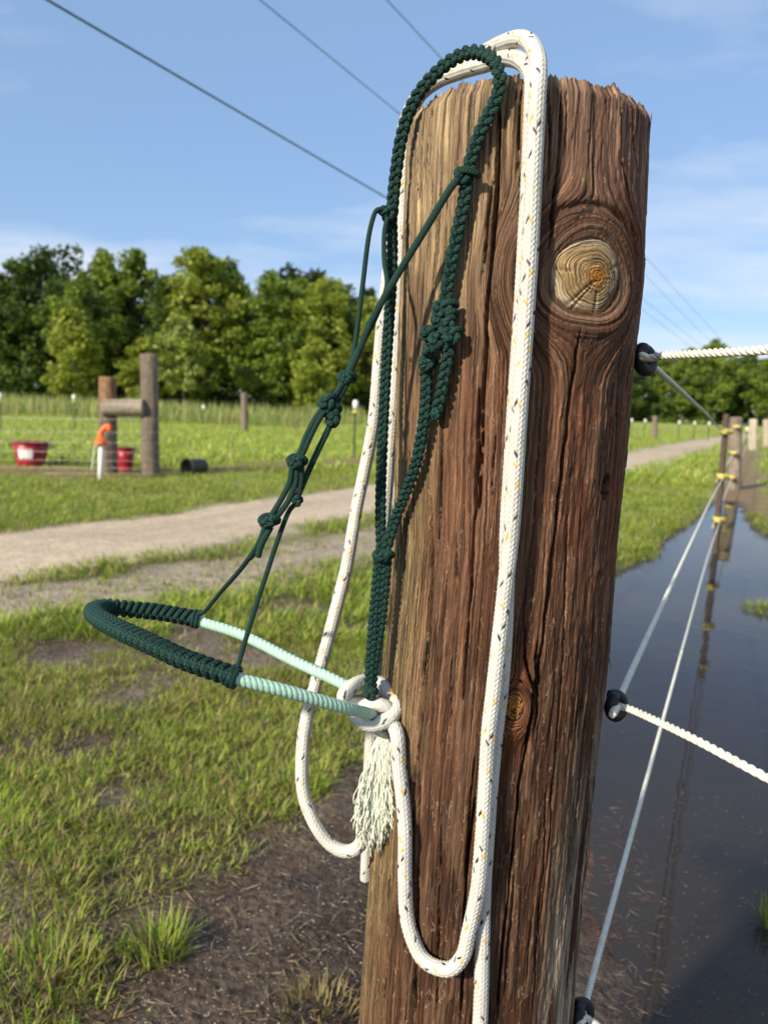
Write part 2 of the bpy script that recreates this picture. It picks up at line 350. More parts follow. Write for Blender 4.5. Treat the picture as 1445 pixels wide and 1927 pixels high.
# ------------------------------------------------------------------ grass
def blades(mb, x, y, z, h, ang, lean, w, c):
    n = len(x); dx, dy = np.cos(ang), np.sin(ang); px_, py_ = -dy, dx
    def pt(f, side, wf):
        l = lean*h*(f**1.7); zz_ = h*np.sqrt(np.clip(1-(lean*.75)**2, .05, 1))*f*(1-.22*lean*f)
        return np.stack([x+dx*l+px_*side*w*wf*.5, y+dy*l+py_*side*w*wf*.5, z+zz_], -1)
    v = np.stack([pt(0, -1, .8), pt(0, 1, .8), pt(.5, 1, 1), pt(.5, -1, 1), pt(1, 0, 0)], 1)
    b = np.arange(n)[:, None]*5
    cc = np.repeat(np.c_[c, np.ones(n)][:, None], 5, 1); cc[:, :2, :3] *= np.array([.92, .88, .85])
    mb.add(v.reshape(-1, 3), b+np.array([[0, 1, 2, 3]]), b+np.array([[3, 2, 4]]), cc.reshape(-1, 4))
GREENS = np.array([[.18, .26, .022], [.27, .35, .036], [.36, .41, .075], [.42, .41, .12], [.12, .20, .02]]); STRAWC = np.array([[.42, .36, .15], [.34, .27, .11], [.20, .12, .06]])
def gcolor(n, straw=.15, bright=1.0):
    c = GREENS[rng.choice(5, n, p=[.28, .26, .2, .12, .14])]*(rng.uniform(.75, 1.25, (n, 1)))
    s = rng.random(n) < straw; c[s] = STRAWC[rng.integers(0, 3, s.sum())]*rng.uniform(.7, 1.2, (s.sum(), 1))
    return c*bright
def cover(x, y):
    """how much grass grows at a spot, 0..1"""
    d = np.hypot(x, y); g = sst(.26, .48, fbm(x*2.2, y*2.2, 4, 81)+.08*np.clip((d-5)/5, 0, 1))
    near = sst(2.6, 1.9, d); g = np.maximum(g, near*.45*sst(.3, .5, fbm(x*4, y*4, 3, 83)))
    g = g*sst(.58, .95, line_d(x, y, ROAD)+.45*(fbm(x*2, y*2, 3, 45)-.5))
    g = g*(.12+.88*sst(.15, .55, line_d(x, y, RUT)+.5*(fbm(x*2, y*2, 3, 41)-.5)))
    g = g*(.25+.75*sst(.3, 1.0, line_d(x, y, SOIL)+.9*(fbm(x*.8, y*.8, 3, 49)-.5)))
    g = g*sst(.25, .55, line_d(x, y, FENCEDIR)+.5*(fbm(x*1.2, y*1.2, 3, 51)-.5))
    g = g*sst(-.02, .10, poly_sd(x, y, MUD)+.25*(fbm(x*6, y*6, 3, 53)-.5))
    pdn = poly_sd(x, y, PUD); g = g*sst(-.02, .04, pdn+.10*(fbm(x*5, y*5, 3, 21)-.5))
    return g
def tufts(mb, n_cand, ymin, ymax, xl, hgt, wid, per, straw, pw=1.0, gate=.1, spread=.03, bright=1.0, xr=None):
    y = ymin+(ymax-ymin)*rng.random(n_cand)**pw
    xlo = -.62*y-xl; xhi = .62*y+xl if xr is None else xr(y)
    x = xlo+(xhi-xlo)*rng.random(n_cand)
    g = cover(x, y); k = rng.random(n_cand) < g*(g > gate); x, y, g = x[k], y[k], g[k]
    n = len(x); m = rng.integers(per[0], per[1]+1, n); idx = np.repeat(np.arange(n), m)
    N = len(idx); a = rng.uniform(0, 2*pi, N); r_ = spread*np.sqrt(rng.random(N))
    bx = x[idx]+r_*np.cos(a); by = y[idx]+r_*np.sin(a); th = rng.uniform(.6, 1.25, n)*hgt*(.55+.45*g)
    hh = th[idx]*rng.uniform(.45, 1.2, N); aa = a+rng.normal(0, .7, N)
    sc = np.clip(straw+.25*(fbm(x*1.7, y*1.7, 3, 91)-.5)*2, .02, .7)
    c = gcolor(N, 0, bright); st = rng.random(N) < sc[idx]; c[st] = STRAWC[rng.integers(0, 3, st.sum())]*rng.uniform(.7, 1.2, (st.sum(), 1))
    c *= (.8+.45*fbm(x*2.8, y*2.8, 3, 93))[idx][:, None]
    blades(mb, bx, by, hz(bx, by)-.003, hh, aa, rng.uniform(.40, 1.05, N), wid*rng.uniform(.6, 1.2, N), c)
g1 = MB()
tufts(g1, 17000, 1.15, 3.6, .35, .050, .0034, (9, 15), .32, 1.0, .08, .042, 1.12, lambda y: .62*y+.2)
tag(g1.build('near_grass', M['grass'], smooth=False), 'short patchy green grass growing on the bare soil left of the post', 'grass', kind='stuff')
g2 = MB()
tufts(g2, 34000, 3.4, 14, .6, .10, .0075, (4, 7), .16, 1.25, .08, .06, 1.1)
y = rng.uniform(2.2, 9, 30000); x = y*rng.uniform(.15, .75, 30000); pd_ = poly_sd(x, y, PUD)+.10*(fbm(x*5, y*5, 3, 21)-.5)      # ragged fringe along the water's edge
k = (pd_ > -.07) & (pd_ < .10) & (rng.random(30000) < .5*sst(.35, .6, fbm(x*3, y*3, 3, 87)+.1)); x, y = x[k], y[k]; idx = np.repeat(np.arange(len(x)), 6); N = len(idx)
bx = x[idx]+rng.normal(0, .02, N); by = y[idx]+rng.normal(0, .02, N); blades(g2, bx, by, hz(bx, by)-.004, rng.uniform(.03, .10, N), rng.uniform(0, 6.28, N), rng.uniform(.3, 1, N), rng.uniform(.003, .006, N), gcolor(N, .2))
tag(g2.build('verge_grass', M['grass'], smooth=False), 'ragged green grass along both sides of the dirt road', 'grass', kind='stuff')
g3 = MB()
tufts(g3, 42000, 12, 62, 3, .17, .022, (2, 3), .08, 1.35, .05, .15, 1.35)
tag(g3.build('field_grass', M['grass'], smooth=False), 'sunlit mown green field grass stretching toward the trees', 'grass', kind='stuff')
g4 = MB(); n = 15000; y = rng.uniform(34, 60, n); x = rng.uniform(-.7, .30, n)*y
k = (fbm(x*.2, y*.2, 3, 95) > .42) & (x < -1); x, y = x[k], y[k]; n = len(x)
c = np.where((rng.random(n) < .5)[:, None], np.array([.40, .38, .15]), np.array([.20, .28, .07]))*rng.uniform(.8, 1.2, (n, 1))
blades(g4, x, y, hz(x, y)-.02, rng.uniform(.5, 1.25, n), rng.uniform(0, 2*pi, n), rng.uniform(.05, .4, n), rng.uniform(.03, .06, n), c)
tag(g4.build('tall_grass', M['grass'], smooth=False), 'tall pale seeding grass along the foot of the left treeline', 'grass', kind='stuff')
def clump(name, px, py, n, h, rad, label, straw=.05, bright=1.0, z=None):
    b = G(px, py); mb = MB(); a = rng.uniform(0, 2*pi, n); r_ = rad*np.sqrt(rng.random(n))
    x = r_*np.cos(a); y = r_*np.sin(a)
    blades(mb, x, y, hz(b[0]+x, b[1]+y)-.002, rng.uniform(.5, 1.15, n)*h, a+rng.normal(0, .4, n), rng.uniform(.15, .85, n), rng.uniform(.0025, .0042, n), gcolor(n, straw, bright))
    o = mb.build(name, M['grass'], smooth=False); o.location = (b[0], b[1], 0); tag(o, label, 'grass'); return o
clump('grass_clump', 300, 1790, 190, .085, .055, 'lone bright green grass tuft standing on the dark bare mud', .06, 1.0)
clump('grass_clump', 80, 1860, 260, .075, .11, 'green and straw grass clump in the bottom left corner', .25, .95)
clump('grass_clump', 590, 1490, 60, .055, .035, 'small yellow-green weed beside the hanging white rope loop', .1, 1.2)
clump('grass_clump', 1440, 1725, 40, .07, .025, 'small green sprout poking out of the puddle near the right edge', .1, 1.0)
clump('grass_clump', 1432, 1142, 260, .07, .13, 'low green weed patch rising from the puddle on the right', .1, 1.0)
clump('grass_clump', 600, 1905, 160, .045, .07, 'reddish dry dead grass patch at the foot of the post', 1.0, .8)

# straw and gravel
def strips(mb, x, y, z, L, w, cols, tilt=.25):
    n = len(x); a = rng.uniform(0, 2*pi, n); dz = rng.uniform(-tilt, tilt, n)*L*.5
    d = np.stack([np.cos(a)*L*.5, np.sin(a)*L*.5, dz], -1); s = np.stack([-np.sin(a)*w*.5, np.cos(a)*w*.5, 0*a], -1); p = np.stack([x, y, z+np.abs(dz)], -1); up = np.array([0, 0, 1.])*w[:, None]*.5
    mid = p+np.stack([-np.sin(a), np.cos(a), .4+0*a], -1)*L[:, None]*rng.uniform(-.08, .08, (n, 1))
    v = np.stack([p-d, mid-s, mid+up, mid+s, p+d], 1); b = np.arange(n)[:, None]*5
    mb.add(v.reshape(-1, 3), None, np.vstack([b+np.array([[0, 1, 2]]), b+np.array([[0, 2, 3]]), b+np.array([[1, 4, 2]]), b+np.array([[2, 4, 3]])]), np.repeat(np.c_[cols, np.ones(n)][:, None], 5, 1).reshape(-1, 4))
def inpx(n, poly):
    q = np.array(poly, float); lo, hi = q.min(0), q.max(0); s = lo+(hi-lo)*rng.random((n, 2)); k = poly_sd(s[:, 0], s[:, 1], q) < 0
    s = s[k]; return np.array([G(*a)[:2] for a in s])
sm = MB()
for n, poly in ((650, [(150,1927),(220,1700),(400,1600),(690,1450),(690,1960),(150,1960)]), (500, [(0,1500),(690,1400),(690,1600),(0,1900)]), (500, [(0,1050),(690,1020),(680,1250),(0,1300)])):
    q = inpx(n, poly); m = len(q); c = np.array([[.20, .14, .08], [.13, .07, .04], [.27, .22, .14], [.08, .045, .03]])[rng.integers(0, 4, m)]
    strips(sm, q[:, 0], q[:, 1], hz(q[:, 0], q[:, 1])+.002, rng.uniform(.012, .055, m), rng.uniform(.0012, .0028, m), c)
tag(sm.build('dead_straw', M['straw'], smooth=False), 'scattered dead straw and roots lying on the bare soil', 'straw', kind='stuff')
sm = MB()
for n, poly, L in ((300, [(1080,1560),(1180,1480),(1260,1700),(1250,1960),(1080,1960)], (.012, .045)), (700, [(1150,1500),(1445,1450),(1445,1960),(1100,1960)], (.004, .014)), (60, [(1170,1100),(1445,1150),(1445,1400),(1170,1400)], (.01, .03))):
    q = inpx(n, poly); m = len(q); c = np.array([[.17, .10, .06], [.11, .05, .032], [.24, .20, .15], [.07, .04, .028]])[rng.integers(0, 4, m)]
    strips(sm, q[:, 0], q[:, 1], np.maximum(hz(q[:, 0], q[:, 1]), WATER_Z)+.0015, rng.uniform(*L, m), rng.uniform(.0007, .0016, m), c, .12)
tag(sm.build('floating_debris', M['straw'], smooth=False), 'brown plant debris and straw floating on the puddle', 'debris', kind='stuff')
st = MB(); OCT = np.array([(1,0,0),(-1,0,0),(0,1,0),(0,-1,0),(0,0,1),(0,0,-1)], float); OF = np.array([(0,2,4),(2,1,4),(1,3,4),(3,0,4),(2,0,5),(1,2,5),(3,1,5),(0,3,5)])
for n, poly, s in ((1500, [(-50,1090),(420,1060),(700,1010),(690,1080),(420,1140),(-50,1190)], .009), (1500, [(250,1927),(260,1720),(420,1620),(690,1480),(690,1960)], .0030), (300, [(100,1560),(250,1560),(250,1640),(80,1640)], .005), (700, [(0,1170),(690,1150),(690,1420),(0,1500)], .005)):
    q = inpx(n, poly); m = len(q); sc = s*rng.uniform(.35, 1.1, (m, 1, 3))*np.array([1, 1, .6]); v = OCT[None]*sc*rng.uniform(.7, 1.2, (m, 6, 1))
    v = v+np.c_[q, hz(q[:, 0], q[:, 1])][:, None]; b = np.arange(m)[:, None, None]*6
    c = np.array([.27, .235, .19])*rng.uniform(.5, 1.5, (m, 1)); st.add(v.reshape(-1, 3), None, (b+OF[None]).reshape(-1, 3), np.repeat(np.c_[c, np.ones(m)][:, None], 6, 1).reshape(-1, 4))
tag(st.build('gravel', M['stone'], smooth=False), 'small pale gravel stones scattered over the bare soil', 'gravel', kind='stuff')

# ------------------------------------------------------------------ trees
def leafcloud(mb, cen, rad, n, size, cols, flat=.8):
    d = rng.normal(size=(n, 3)); d /= np.linalg.norm(d, axis=1)[:, None]; r_ = rng.random((n, 1))**.45
    p = cen+d*r_*rad*np.array([1, 1, flat])
    a = rng.normal(size=(n, 3)); a /= np.linalg.norm(a, axis=1)[:, None]; b = np.cross(a, rng.normal(size=(n, 3))); b /= np.linalg.norm(b, axis=1)[:, None]+1e-9
    s = size*rng.uniform(.5, 1.3, (n, 1)); v = np.stack([p-a*s, p-b*s*.55, p+a*s, p+b*s*.55], 1)
    c = np.repeat(np.c_[cols*rng.uniform(.75, 1.25, (n, 1)), np.ones(n)][:, None], 4, 1)
    mb.add(v.reshape(-1, 3), np.arange(n*4).reshape(-1, 4), None, c.reshape(-1, 4))
def make_tree(seed, h, w, base, col, col2, lowf=.25, dens=1.0):
    """returns (trunk mesh, crown mesh): trunk with limbs, crown of many leaf faces in clumps at the limb ends"""
    global rng
    keep = rng; rng = np.random.default_rng(seed)
    tm = MB(); cm = MB()
    tr_ = spline([(0, 0, -.2), (rng.normal(0, .15), rng.normal(0, .15), h*.3), (rng.normal(0, .4), rng.normal(0, .4), h*.6), (rng.normal(0, .5), rng.normal(0, .5), h*.93)], h/24)
    tm.tube(tr_, np.linspace(h*.018, h*.003, len(tr_)), 8)
    nc = int(92*dens)
    for i in range(nc):
        f = lowf+(1-lowf)*((i+rng.random())/nc); k = int(np.clip(f, 0, 1)*(len(tr_)-1)); p0 = tr_[k]
        env = math.sin(pi*min(1, max(.03, (f-lowf+.16)/(1.18-lowf))))**.8*w*.5*rng.uniform(.25, 1.2)
        a = rng.uniform(0, 2*pi); e = p0+np.array([cos(a)*env, sin(a)*env, rng.uniform(.0, .10)*h])
        if i % 2 == 0: tm.tube(spline([p0-[0, 0, h*.05], p0*.5+e*.5+[0, 0, -.15], e], h/14), np.linspace(h*.006, h*.0015, 40)[:len(spline([p0-[0, 0, h*.05], p0*.5+e*.5+[0, 0, -.15], e], h/14))], 5)
        cr = rng.uniform(.07, .15)*w+.22
        mixf = rng.random(); leafcloud(cm, e, cr, int(92*dens), .24, np.array(col)*(1-mixf)+np.array(col2)*mixf)
    rng = keep
    return tm.mesh('trunk', M['bark']), cm.mesh('crown', M['leaf'], False)
DK, MD, LT, YL, PL = (.045, .080, .018), (.11, .170, .022), (.21, .275, .030), (.275, .30, .035), (.28, .31, .085)
UG = (.022, .042, .010)
protos = [make_tree(11, 15, 7.5, 0, DK, MD), make_tree(12, 16, 5.5, 0, MD, LT, .2), make_tree(13, 16, 7.5, 0, LT, YL, .2), make_tree(14, 14, 6.5, 0, MD, LT, .15), make_tree(15, 9, 5, 0, YL, LT, .12, .8), make_tree(16, 8, 4, 0, PL, LT, .25, .6)]
PH = [15, 16, 16, 14, 9, 8]
def plant(px, top, d, k, label, group, wf=1.0):
    b = P(px, 760, d); zb = float(hz(b[0], b[1])); tp = P(px, top, d)[2]; s = (tp-zb)/PH[k]/1.0
    o = thing('broadleaf_tree', label, 'tree', (b[0], b[1], zb), group); o.scale = (s*wf, s*wf, s); o.rotation_euler[2] = random.uniform(0, 6.28)
    link('trunk', protos[k][0], o); link('crown', protos[k][1], o)
LG = 'trees of the left treeline'
for a in [(20,540,84,3,'green tree low between the left edge and the tall dark tree'), (-30,500,82,0,'dark tree cut off by the left edge of the photo'), (85,478,84,0,'tall dark green tree near the left edge, behind the tall grass'), (165,520,80,3,'mid green rounded tree between the dark left tree and the pale twin tops'),
          (212,478,86,1,'pale green narrow treetop, left one of a pair above the wooden brace'), (258,474,86,1,'pale green narrow treetop, right one of a pair above the wooden brace'), (315,530,83,0,'dark tree filling the gap left of the tallest bright tree'),
          (388,468,82,2,'tallest bright yellow-green tree of the left treeline'), (455,545,84,3,'mid green tree directly right of the tallest bright tree'), (505,518,80,3,'green tree between the tallest bright tree and the round pair'),
          (548,528,84,1,'slim green tree just left of the last tall tree'), (603,520,80,2,'bright rounded tree at the right end of the tall left trees'), (652,590,90,3,'low green tree in the dip behind the green cords'), (430,500,88,0,'dark treetop peeping over the shoulder of the tallest bright tree'), (625,545,86,0,'dark tree behind the rightmost bright rounded tree'), (575,540,82,3,'green tree between the slim tree and the last tall tree'), (700,560,80,2,'bright green tree half hidden behind the white rope and post'), (770,540,84,0,'dark tree hidden behind the top of the big post')]:
    plant(*a, LG, 1.05)
for a in [(140,590,74,4,'small yellow-green tree in front of the dark wood at left'), (345,595,73,5,'small pale thin-leaved tree in front of the dark wood'), (270,640,75,4,'low yellow-green sapling behind the tall brace post'), (590,640,74,4,'low yellowish sapling in front of the last tall trees')]:
    plant(*a, 'small trees along the left field edge', 1.0)
RG = 'trees of the right treeline'
for a in [(1175,672,112,0,'dark tree whose crown shows just right of the big post'), (1232,668,118,3,'green tree behind the top black insulator'), (1285,655,112,1,'narrow green tree left of the highest right treetop'), (1340,640,112,3,'highest tree of the right treeline, above the far fence posts'), (1398,662,116,0,'dark tree right of the highest right treetop'), (1450,668,110,3,'green tree cut off by the right edge of the photo'), (1520,660,112,0,'dark tree beyond the right edge of the photo')]:
    plant(*a, RG, 1.1)
uw = MB()
for (x0, x1, d0, d1, ztop) in ((-500, 820, 86, 98, 15.0), (700, 1900, 118, 132, 10.0)):
    for i in range(760):
        px_ = rng.uniform(x0, x1); d = rng.uniform(d0, d1); b = P(px_, 760, d); hgt = ztop*rng.random()**.8*(.7+.5*fbm(px_*.02, 1.5, 3, 99))
        leafcloud(uw, np.array([b[0], b[1], hgt]), rng.uniform(1.0, 2.0), 75, .42, np.array(UG)*(1-(m_ := rng.random()*.7))+np.array(MD)*m_*.8)
    for i in range(420):
        px_ = rng.uniform(x0, x1); d = rng.uniform(d0-6, d0); b = P(px_, 760, d)
        leafcloud(uw, np.array([b[0], b[1], rng.uniform(.3, 3.6)]), rng.uniform(.8, 1.6), 60, .32, np.array(DK)*(1-(m_ := rng.random()))+np.array(MD)*m_)
tag(uw.build('undergrowth', M['leaf'], smooth=False), 'dark mass of undergrowth and wood behind the treeline', 'woods', kind='stuff')

# ------------------------------------------------------------------ far fence things
def timber(mb, p0, p1, r0, r1, seed, c, sides=28, rings=40, top=None):
    p0 = np.array(p0, float); p1 = np.array(p1, float); p = p0+(p1-p0)*np.linspace(0, 1, rings)[:, None]
    t, n, b = frames(p); a = np.linspace(0, 2*pi, sides, endpoint=False); L = np.linalg.norm(p1-p0)*np.linspace(0, 1, rings)
    rr = np.linspace(r0, r1, rings)[:, None]*(1+.06*(fbm(a[None]*1.3*np.ones((rings, 1)), L[:, None]*2+seed, 2, seed)-.5)+.05*(vn(np.arange(sides)[None]*1.0, L[:, None]*.6, seed+3)-.5))
    rr[0] *= .98; v = p[:, None]+(n[:, None]*np.cos(a)[None, :, None]+b[:, None]*np.sin(a)[None, :, None])*rr[..., None]
    cc = np.array(c)*(.7+.6*vn(np.arange(sides)[None]*1.0, L[:, None]*1.5, seed+7))[..., None]
    if top is not None: cc[-int(rings*.28):] = cc[-int(rings*.28):]*.3+np.array(top)*.7*(.8+.4*vn(np.arange(sides)[None]*1.0, L[-int(rings*.28):][:, None]*3, seed+9))[..., None]
    i = np.arange(rings-1)[:, None]*sides; j = np.arange(sides)[None]; k = (j+1) % sides
    f = np.stack([i+j, i+k, i+sides+k, i+sides+j], -1).reshape(-1, 4); v = v.reshape(-1, 3); cc = cc.reshape(-1, 3)
    v = np.vstack([v, p[:1], p[-1:]]); cc = np.vstack([cc, np.array(c)[None], np.array(c)[None]*1.2]); jj = np.arange(sides); kk = (jj+1) % sides; B = (rings-1)*sides
    tr = np.vstack([np.stack([kk, jj, 0*jj+rings*sides], 1), np.stack([B+jj, B+kk, 0*jj+rings*sides+1], 1)])
    return mb.add(v, f, tr, np.c_[cc, np.ones(len(cc))])
def at_depth(px, py, d): return P(px, py, d)
HD = G(281, 897)@np.array([0, 1, 0])           # the brace stands where its posts meet the grass
hb = G(281, 895); d_h = proj(hb)[2]
br = thing('post_brace', 'rough timber brace of two upright logs joined by a short crosspiece', 'fence', (hb[0], hb[1], 0))
WD = (.13, .095, .07)
a0 = P(205, 893, d_h); a1 = P(203, 711, d_h); b0 = P(284, 895, d_h); b1 = P(281, 668, d_h)
rpx = d_h/FPX
child_local(timber(MB(), a0-[0, 0, .2], a1, 16.5*rpx, 15.5*rpx, 3, WD, top=(.26, .13, .055)), (hb[0], hb[1], 0)).build('post', M['far_wood'], br)
child_local(timber(MB(), b0-[0, 0, .2], b1, 17*rpx, 16*rpx, 5, (.15, .115, .085)), (hb[0], hb[1], 0)).build('post', M['far_wood'], br)
child_local(timber(MB(), P(196, 768, d_h-.10), P(272, 767, d_h-.10), 16*rpx, 16*rpx, 9, (.26, .215, .16)), (hb[0], hb[1], 0)).build('crosspiece', M['far_wood'], br)
# woven wire on the camera side of the brace
wf = thing('wire_fence', 'thin woven wire mesh stretched past the wooden brace', 'fence', (hb[0], hb[1], 0))
for yy in (788, 812, 832, 850, 866, 880, 890):
    child_local(MB().tube(spline([P(-60, yy-3, d_h+.1), P(80, yy, d_h-.1), P(300, yy+2, d_h-.32)], .3), .0020, 5), (hb[0], hb[1], 0)).build('wire', M['wire'], wf)
for xx in range(-40, 300, 17):
    dd = d_h+.1-.42*(xx+60)/360
    child_local(MB().tube(np.array([P(xx, 785, dd), P(xx+1, 840, dd), P(xx+2, 893, dd)]), .0009, 4), (hb[0], hb[1], 0)).build('stay_wire', M['wire'], wf)
# red tubs
def tub(px, base, top, wtop, wbot, label, printed):
    b = G(px, base); d = proj(b)[2]; h = (base-top)*d/FPX*1.02; R1 = wtop*d/FPX/2; R0 = wbot*d/FPX/2
    o = thing('muck_tub', label, 'tub', (b[0], b[1], float(hz(b[0], b[1]))))
    sh = MB().lathe([(0, .02), (R0*.96, .02), (R0, 0), (R0, .01), (R0+(R1-R0)*.5, h*.5), (R1, h*.97), (R1-.015, h*.97), (R0-.012+(R1-R0)*.5, h*.5), (R0-.02, .05), (0, .05)], sides=40).build('shell', M['red_plastic'], o)
    MB().lathe([(R1-.02, h*.96), (R1+.02, h*.955), (R1+.026, h*.985), (R1+.012, h*1.01), (R1-.018, h*1.005)], sides=40).build('rim', M['red_plastic'], sh)
    for s in (-1, 1):
        MB().tube(spline([(s*(R1+.01), -.09, h*.93), (s*(R1+.06), -.05, h*.8), (s*(R1+.06), .05, h*.8), (s*(R1+.01), .09, h*.93)], .02), .009, 8).build('rope_handle', M['dark_plastic'], o)
    if printed:
        lm = MB(); nu, nv = 18, 9; fz = np.linspace(.32, .74, nv)
        az = math.atan2(-b[0], b[1])*0
        for_v = []
        for f in fz:
            rr = R0+(R1-R0)*f+.004
            for k in range(nu):
                a = -pi/2+.05+(k/(nu-1)-.5)*.95; for_v.append((rr*cos(a), rr*sin(a), f*h))
        q = [(r*nu+c_, r*nu+c_+1, (r+1)*nu+c_+1, (r+1)*nu+c_) for r in range(nv-1) for c_ in range(nu-1) if not ((r in (0, nv-2)) and c_ in (0, 5, 6, 11, 16)) and not (r == nv-2 and c_ % 5 == 3)]
        lm.add(for_v, q); lm.build('printed_label', M['white_plastic'], sh)
    return o
tub(60, 876, 832, 64, 48, 'red plastic tub with white print on its side, standing left of the brace', True)
tub(237, 886, 843, 34, 26, 'plain red tub standing behind the brace between its two posts', False)
# stake with an orange hooked handle
b = G(190, 903); d = proj(b)[2]; k = d/FPX
o = thing('gate_stake', 'white stake with an orange hooked plastic handle beside the brace', 'stake', tuple(b))
child_local(MB().tube(np.array([P(189, 904, d), P(190, 870, d), P(191, 834, d)]), .032, 12), b).build('stake', M['white_plastic'], o)
hk = MB(); hk.tube(spline([P(191, 835, d), P(190, 822, d), P(192, 812, d), P(199, 804, d), P(206, 803, d), P(205, 810, d)], .01), .034, 12)
child_local(hk, b).build('hook', M['orange_plastic'], o)
hk = MB().lathe([(0, -.02), (.075, -.02), (.085, 0), (.06, .03), (.03, .09), (0, .09)], P(190, 834, d)); child_local(hk, b).build('collar', M['orange_plastic'], o)
child_local(MB().tube(spline([P(186, 838, d-.05), P(178, 840, d-.06), P(176, 860, d-.06), P(173, 885, d-.06)], .05), .008, 6), b).build('cord', M['fence_rope'], o)
# tipped bucket
b = G(356, 893); d = proj(b)[2]; R = 17*d/FPX
o = thing('tipped_bucket', 'dark bucket lying on its side in the grass right of the brace', 'bucket', (b[0], b[1], float(hz(b[0], b[1]))+R*.75))
ax = np.array([.55, .83, .05])
MB().lathe([(0, .30), (R*.78, .30), (R*.80, .29), (R, 0), (R*1.08, .0), (R*1.08, -.02), (R*.95, -.02), (R*.76, .27), (0, .27)], (0, -.05, 0), 36, None, ax).build('shell', M['dark_plastic'], o)
MB().tube(np.array([np.array([cos(a)*R*1.05, -.08+.05*abs(sin(a)), sin(a)*R*1.05-.05]) for a in np.linspace(pi, 2*pi, 20)]), .006, 6).build('bail', M['wire'], o)
# steel posts with white caps
def tpost(px, top, base, label, group, cap='white_plastic', yellow=False, wpx=None, mat_='green_steel'):
    b = G(px, base); d = proj(b)[2]; k = d/FPX; h = (base-top)*k
    o = thing('steel_post', label, 'fence post', (b[0], b[1], 0), group); w = .022
    mb = MB(); mb.box((-w, -.004, -.1), (w, .004, h)); mb.box((-.004, .0042, -.1), (.004, .035, h)); mb.build('stem', M[mat_], o, False)
    if cap: MB().lathe([(0, h-.16), (.035, h-.15), (.055, h-.08), (.055, h-.01), (.035, h+.03), (0, h+.035)], sides=16).build('cap', M[cap], o)
    if yellow: MB().lathe([(0, h-.24), (.05, h-.235), (.07, h-.21), (.05, h-.185), (0, h-.18)], sides=16).build('insulator', M['yellow_plastic'], o)
    return o
TG = 'steel posts of the left field fence'
tpost(3, 742, 812, 'thin steel post with white cap at the left edge of the photo', TG, yellow=True)
tpost(141, 745, 806, 'thin steel post with white cap in the tall grass left of the brace', TG, yellow=True)
tpost(383, 764, 800, 'thin steel post with white cap in front of the tallest bright tree', TG)
tpost(666, 757, 862, 'green steel post with white cap and yellow insulator left of the white rope', TG, yellow=True)
# lone wooden posts
def wpost(px, top, base, wpx, label, seed, c=(.17, .13, .10), lean=0, group=None):
    b = G(px, base); d = proj(b)[2]; o = thing('wooden_post', label, 'fence post', (b[0], b[1], 0), group)
    child_local(timber(MB(), b-[0, 0, .15], P(px+lean, top, d), wpx*d/FPX/2, wpx*d/FPX/2*.92, seed, c), (b[0], b[1], 0)).build('log', M['far_wood'], o)
    return o, d, b
wpost(460, 739, 811, 13, 'lone wooden post in the field in front of the left treeline', 15)
wpost(1232, 783, 826, 10, 'small wooden post by the far end of the curving dirt road', 17)
# the fence running away on the right
FG = 'posts of the rope fence running away on the right'
TB = G(1345, 1041, WATER_Z); d6 = proj(TB)[2]
o = thing('steel_post', 'rusty steel post with three yellow insulators standing in the puddle', 'fence post', (TB[0], TB[1], 0), FG)
tops = P(1367, 780, d6); mb = MB(); base6 = P(1343, 1070, d6)
mb.tube(np.array([base6, (base6+tops)/2, tops]), .024, 4); mb.tube(np.array([base6, (base6+tops)/2, tops])+np.array([.0, .022, 0]), .02, 4)
child_local(mb, (TB[0], TB[1], 0)).build('stem', M['rust_steel'], o, False)
CL6 = [P(1365, 812, d6), P(1357, 896, d6), P(1350, 977, d6)]
for c in CL6:
    m_ = MB(); m_.box((-.042, -.05, -.02), (.042, .02, .02)); m_.lathe([(0, -.022), (.022, -.022), (.028, 0), (.022, .022), (0, .022)], (-.03, -.06, 0), 14)
    m_.v = [v+c for v in m_.v]; child_local(m_, (TB[0], TB[1], 0)).build('insulator', M['yellow_plastic'], o)
o, d10, b10 = wpost(1381, 786, 922, 25, 'weathered wooden fence post just behind the rusty steel post', 19, (.20, .155, .115), 3, FG)
CL10 = [P(1386, 803, d10-.12), P(1380, 852, d10-.12), P(1376, 898, d10-.12)]
for c in CL10:
    m_ = MB().box((-.035, -.03, -.02), (.035, .12, .02)).lathe([(0, -.02), (.03, -.02), (.036, 0), (.03, .02), (0, .02)], (0, -.04, 0), 14); m_.v = [v+c for v in m_.v]
    child_local(m_, (b10[0], b10[1], 0)).build('insulator', M['yellow_plastic'], o)
o, d20, b20 = wpost(1416, 789, 848, 16, 'pale wooden post where the bare strip under the fence ends', 23, (.42, .37, .27), 1, FG)
o, d21, b21 = wpost(1441, 790, 842, 13, 'pale wooden post at the far right edge of the photo', 27, (.36, .30, .22), 0, FG)
for i, (x, yb, lab) in enumerate([(1186, 822, 'far white-capped post showing right beside the big post'), (1211, 823, 'far white-capped post just left of the small wooden post'), (1275, 826, 'far white-capped post right of the small wooden post'), (1304, 827, 'far white-capped post above the end of the dirt road'), (1331, 828, 'far white-capped post left of the rusty steel post'), (1402, 838, 'far white-capped post between the two weathered wooden posts')]):
    tpost(x, yb-33, yb, lab, 'steel posts of the far cross fence', cap='cream_plastic')

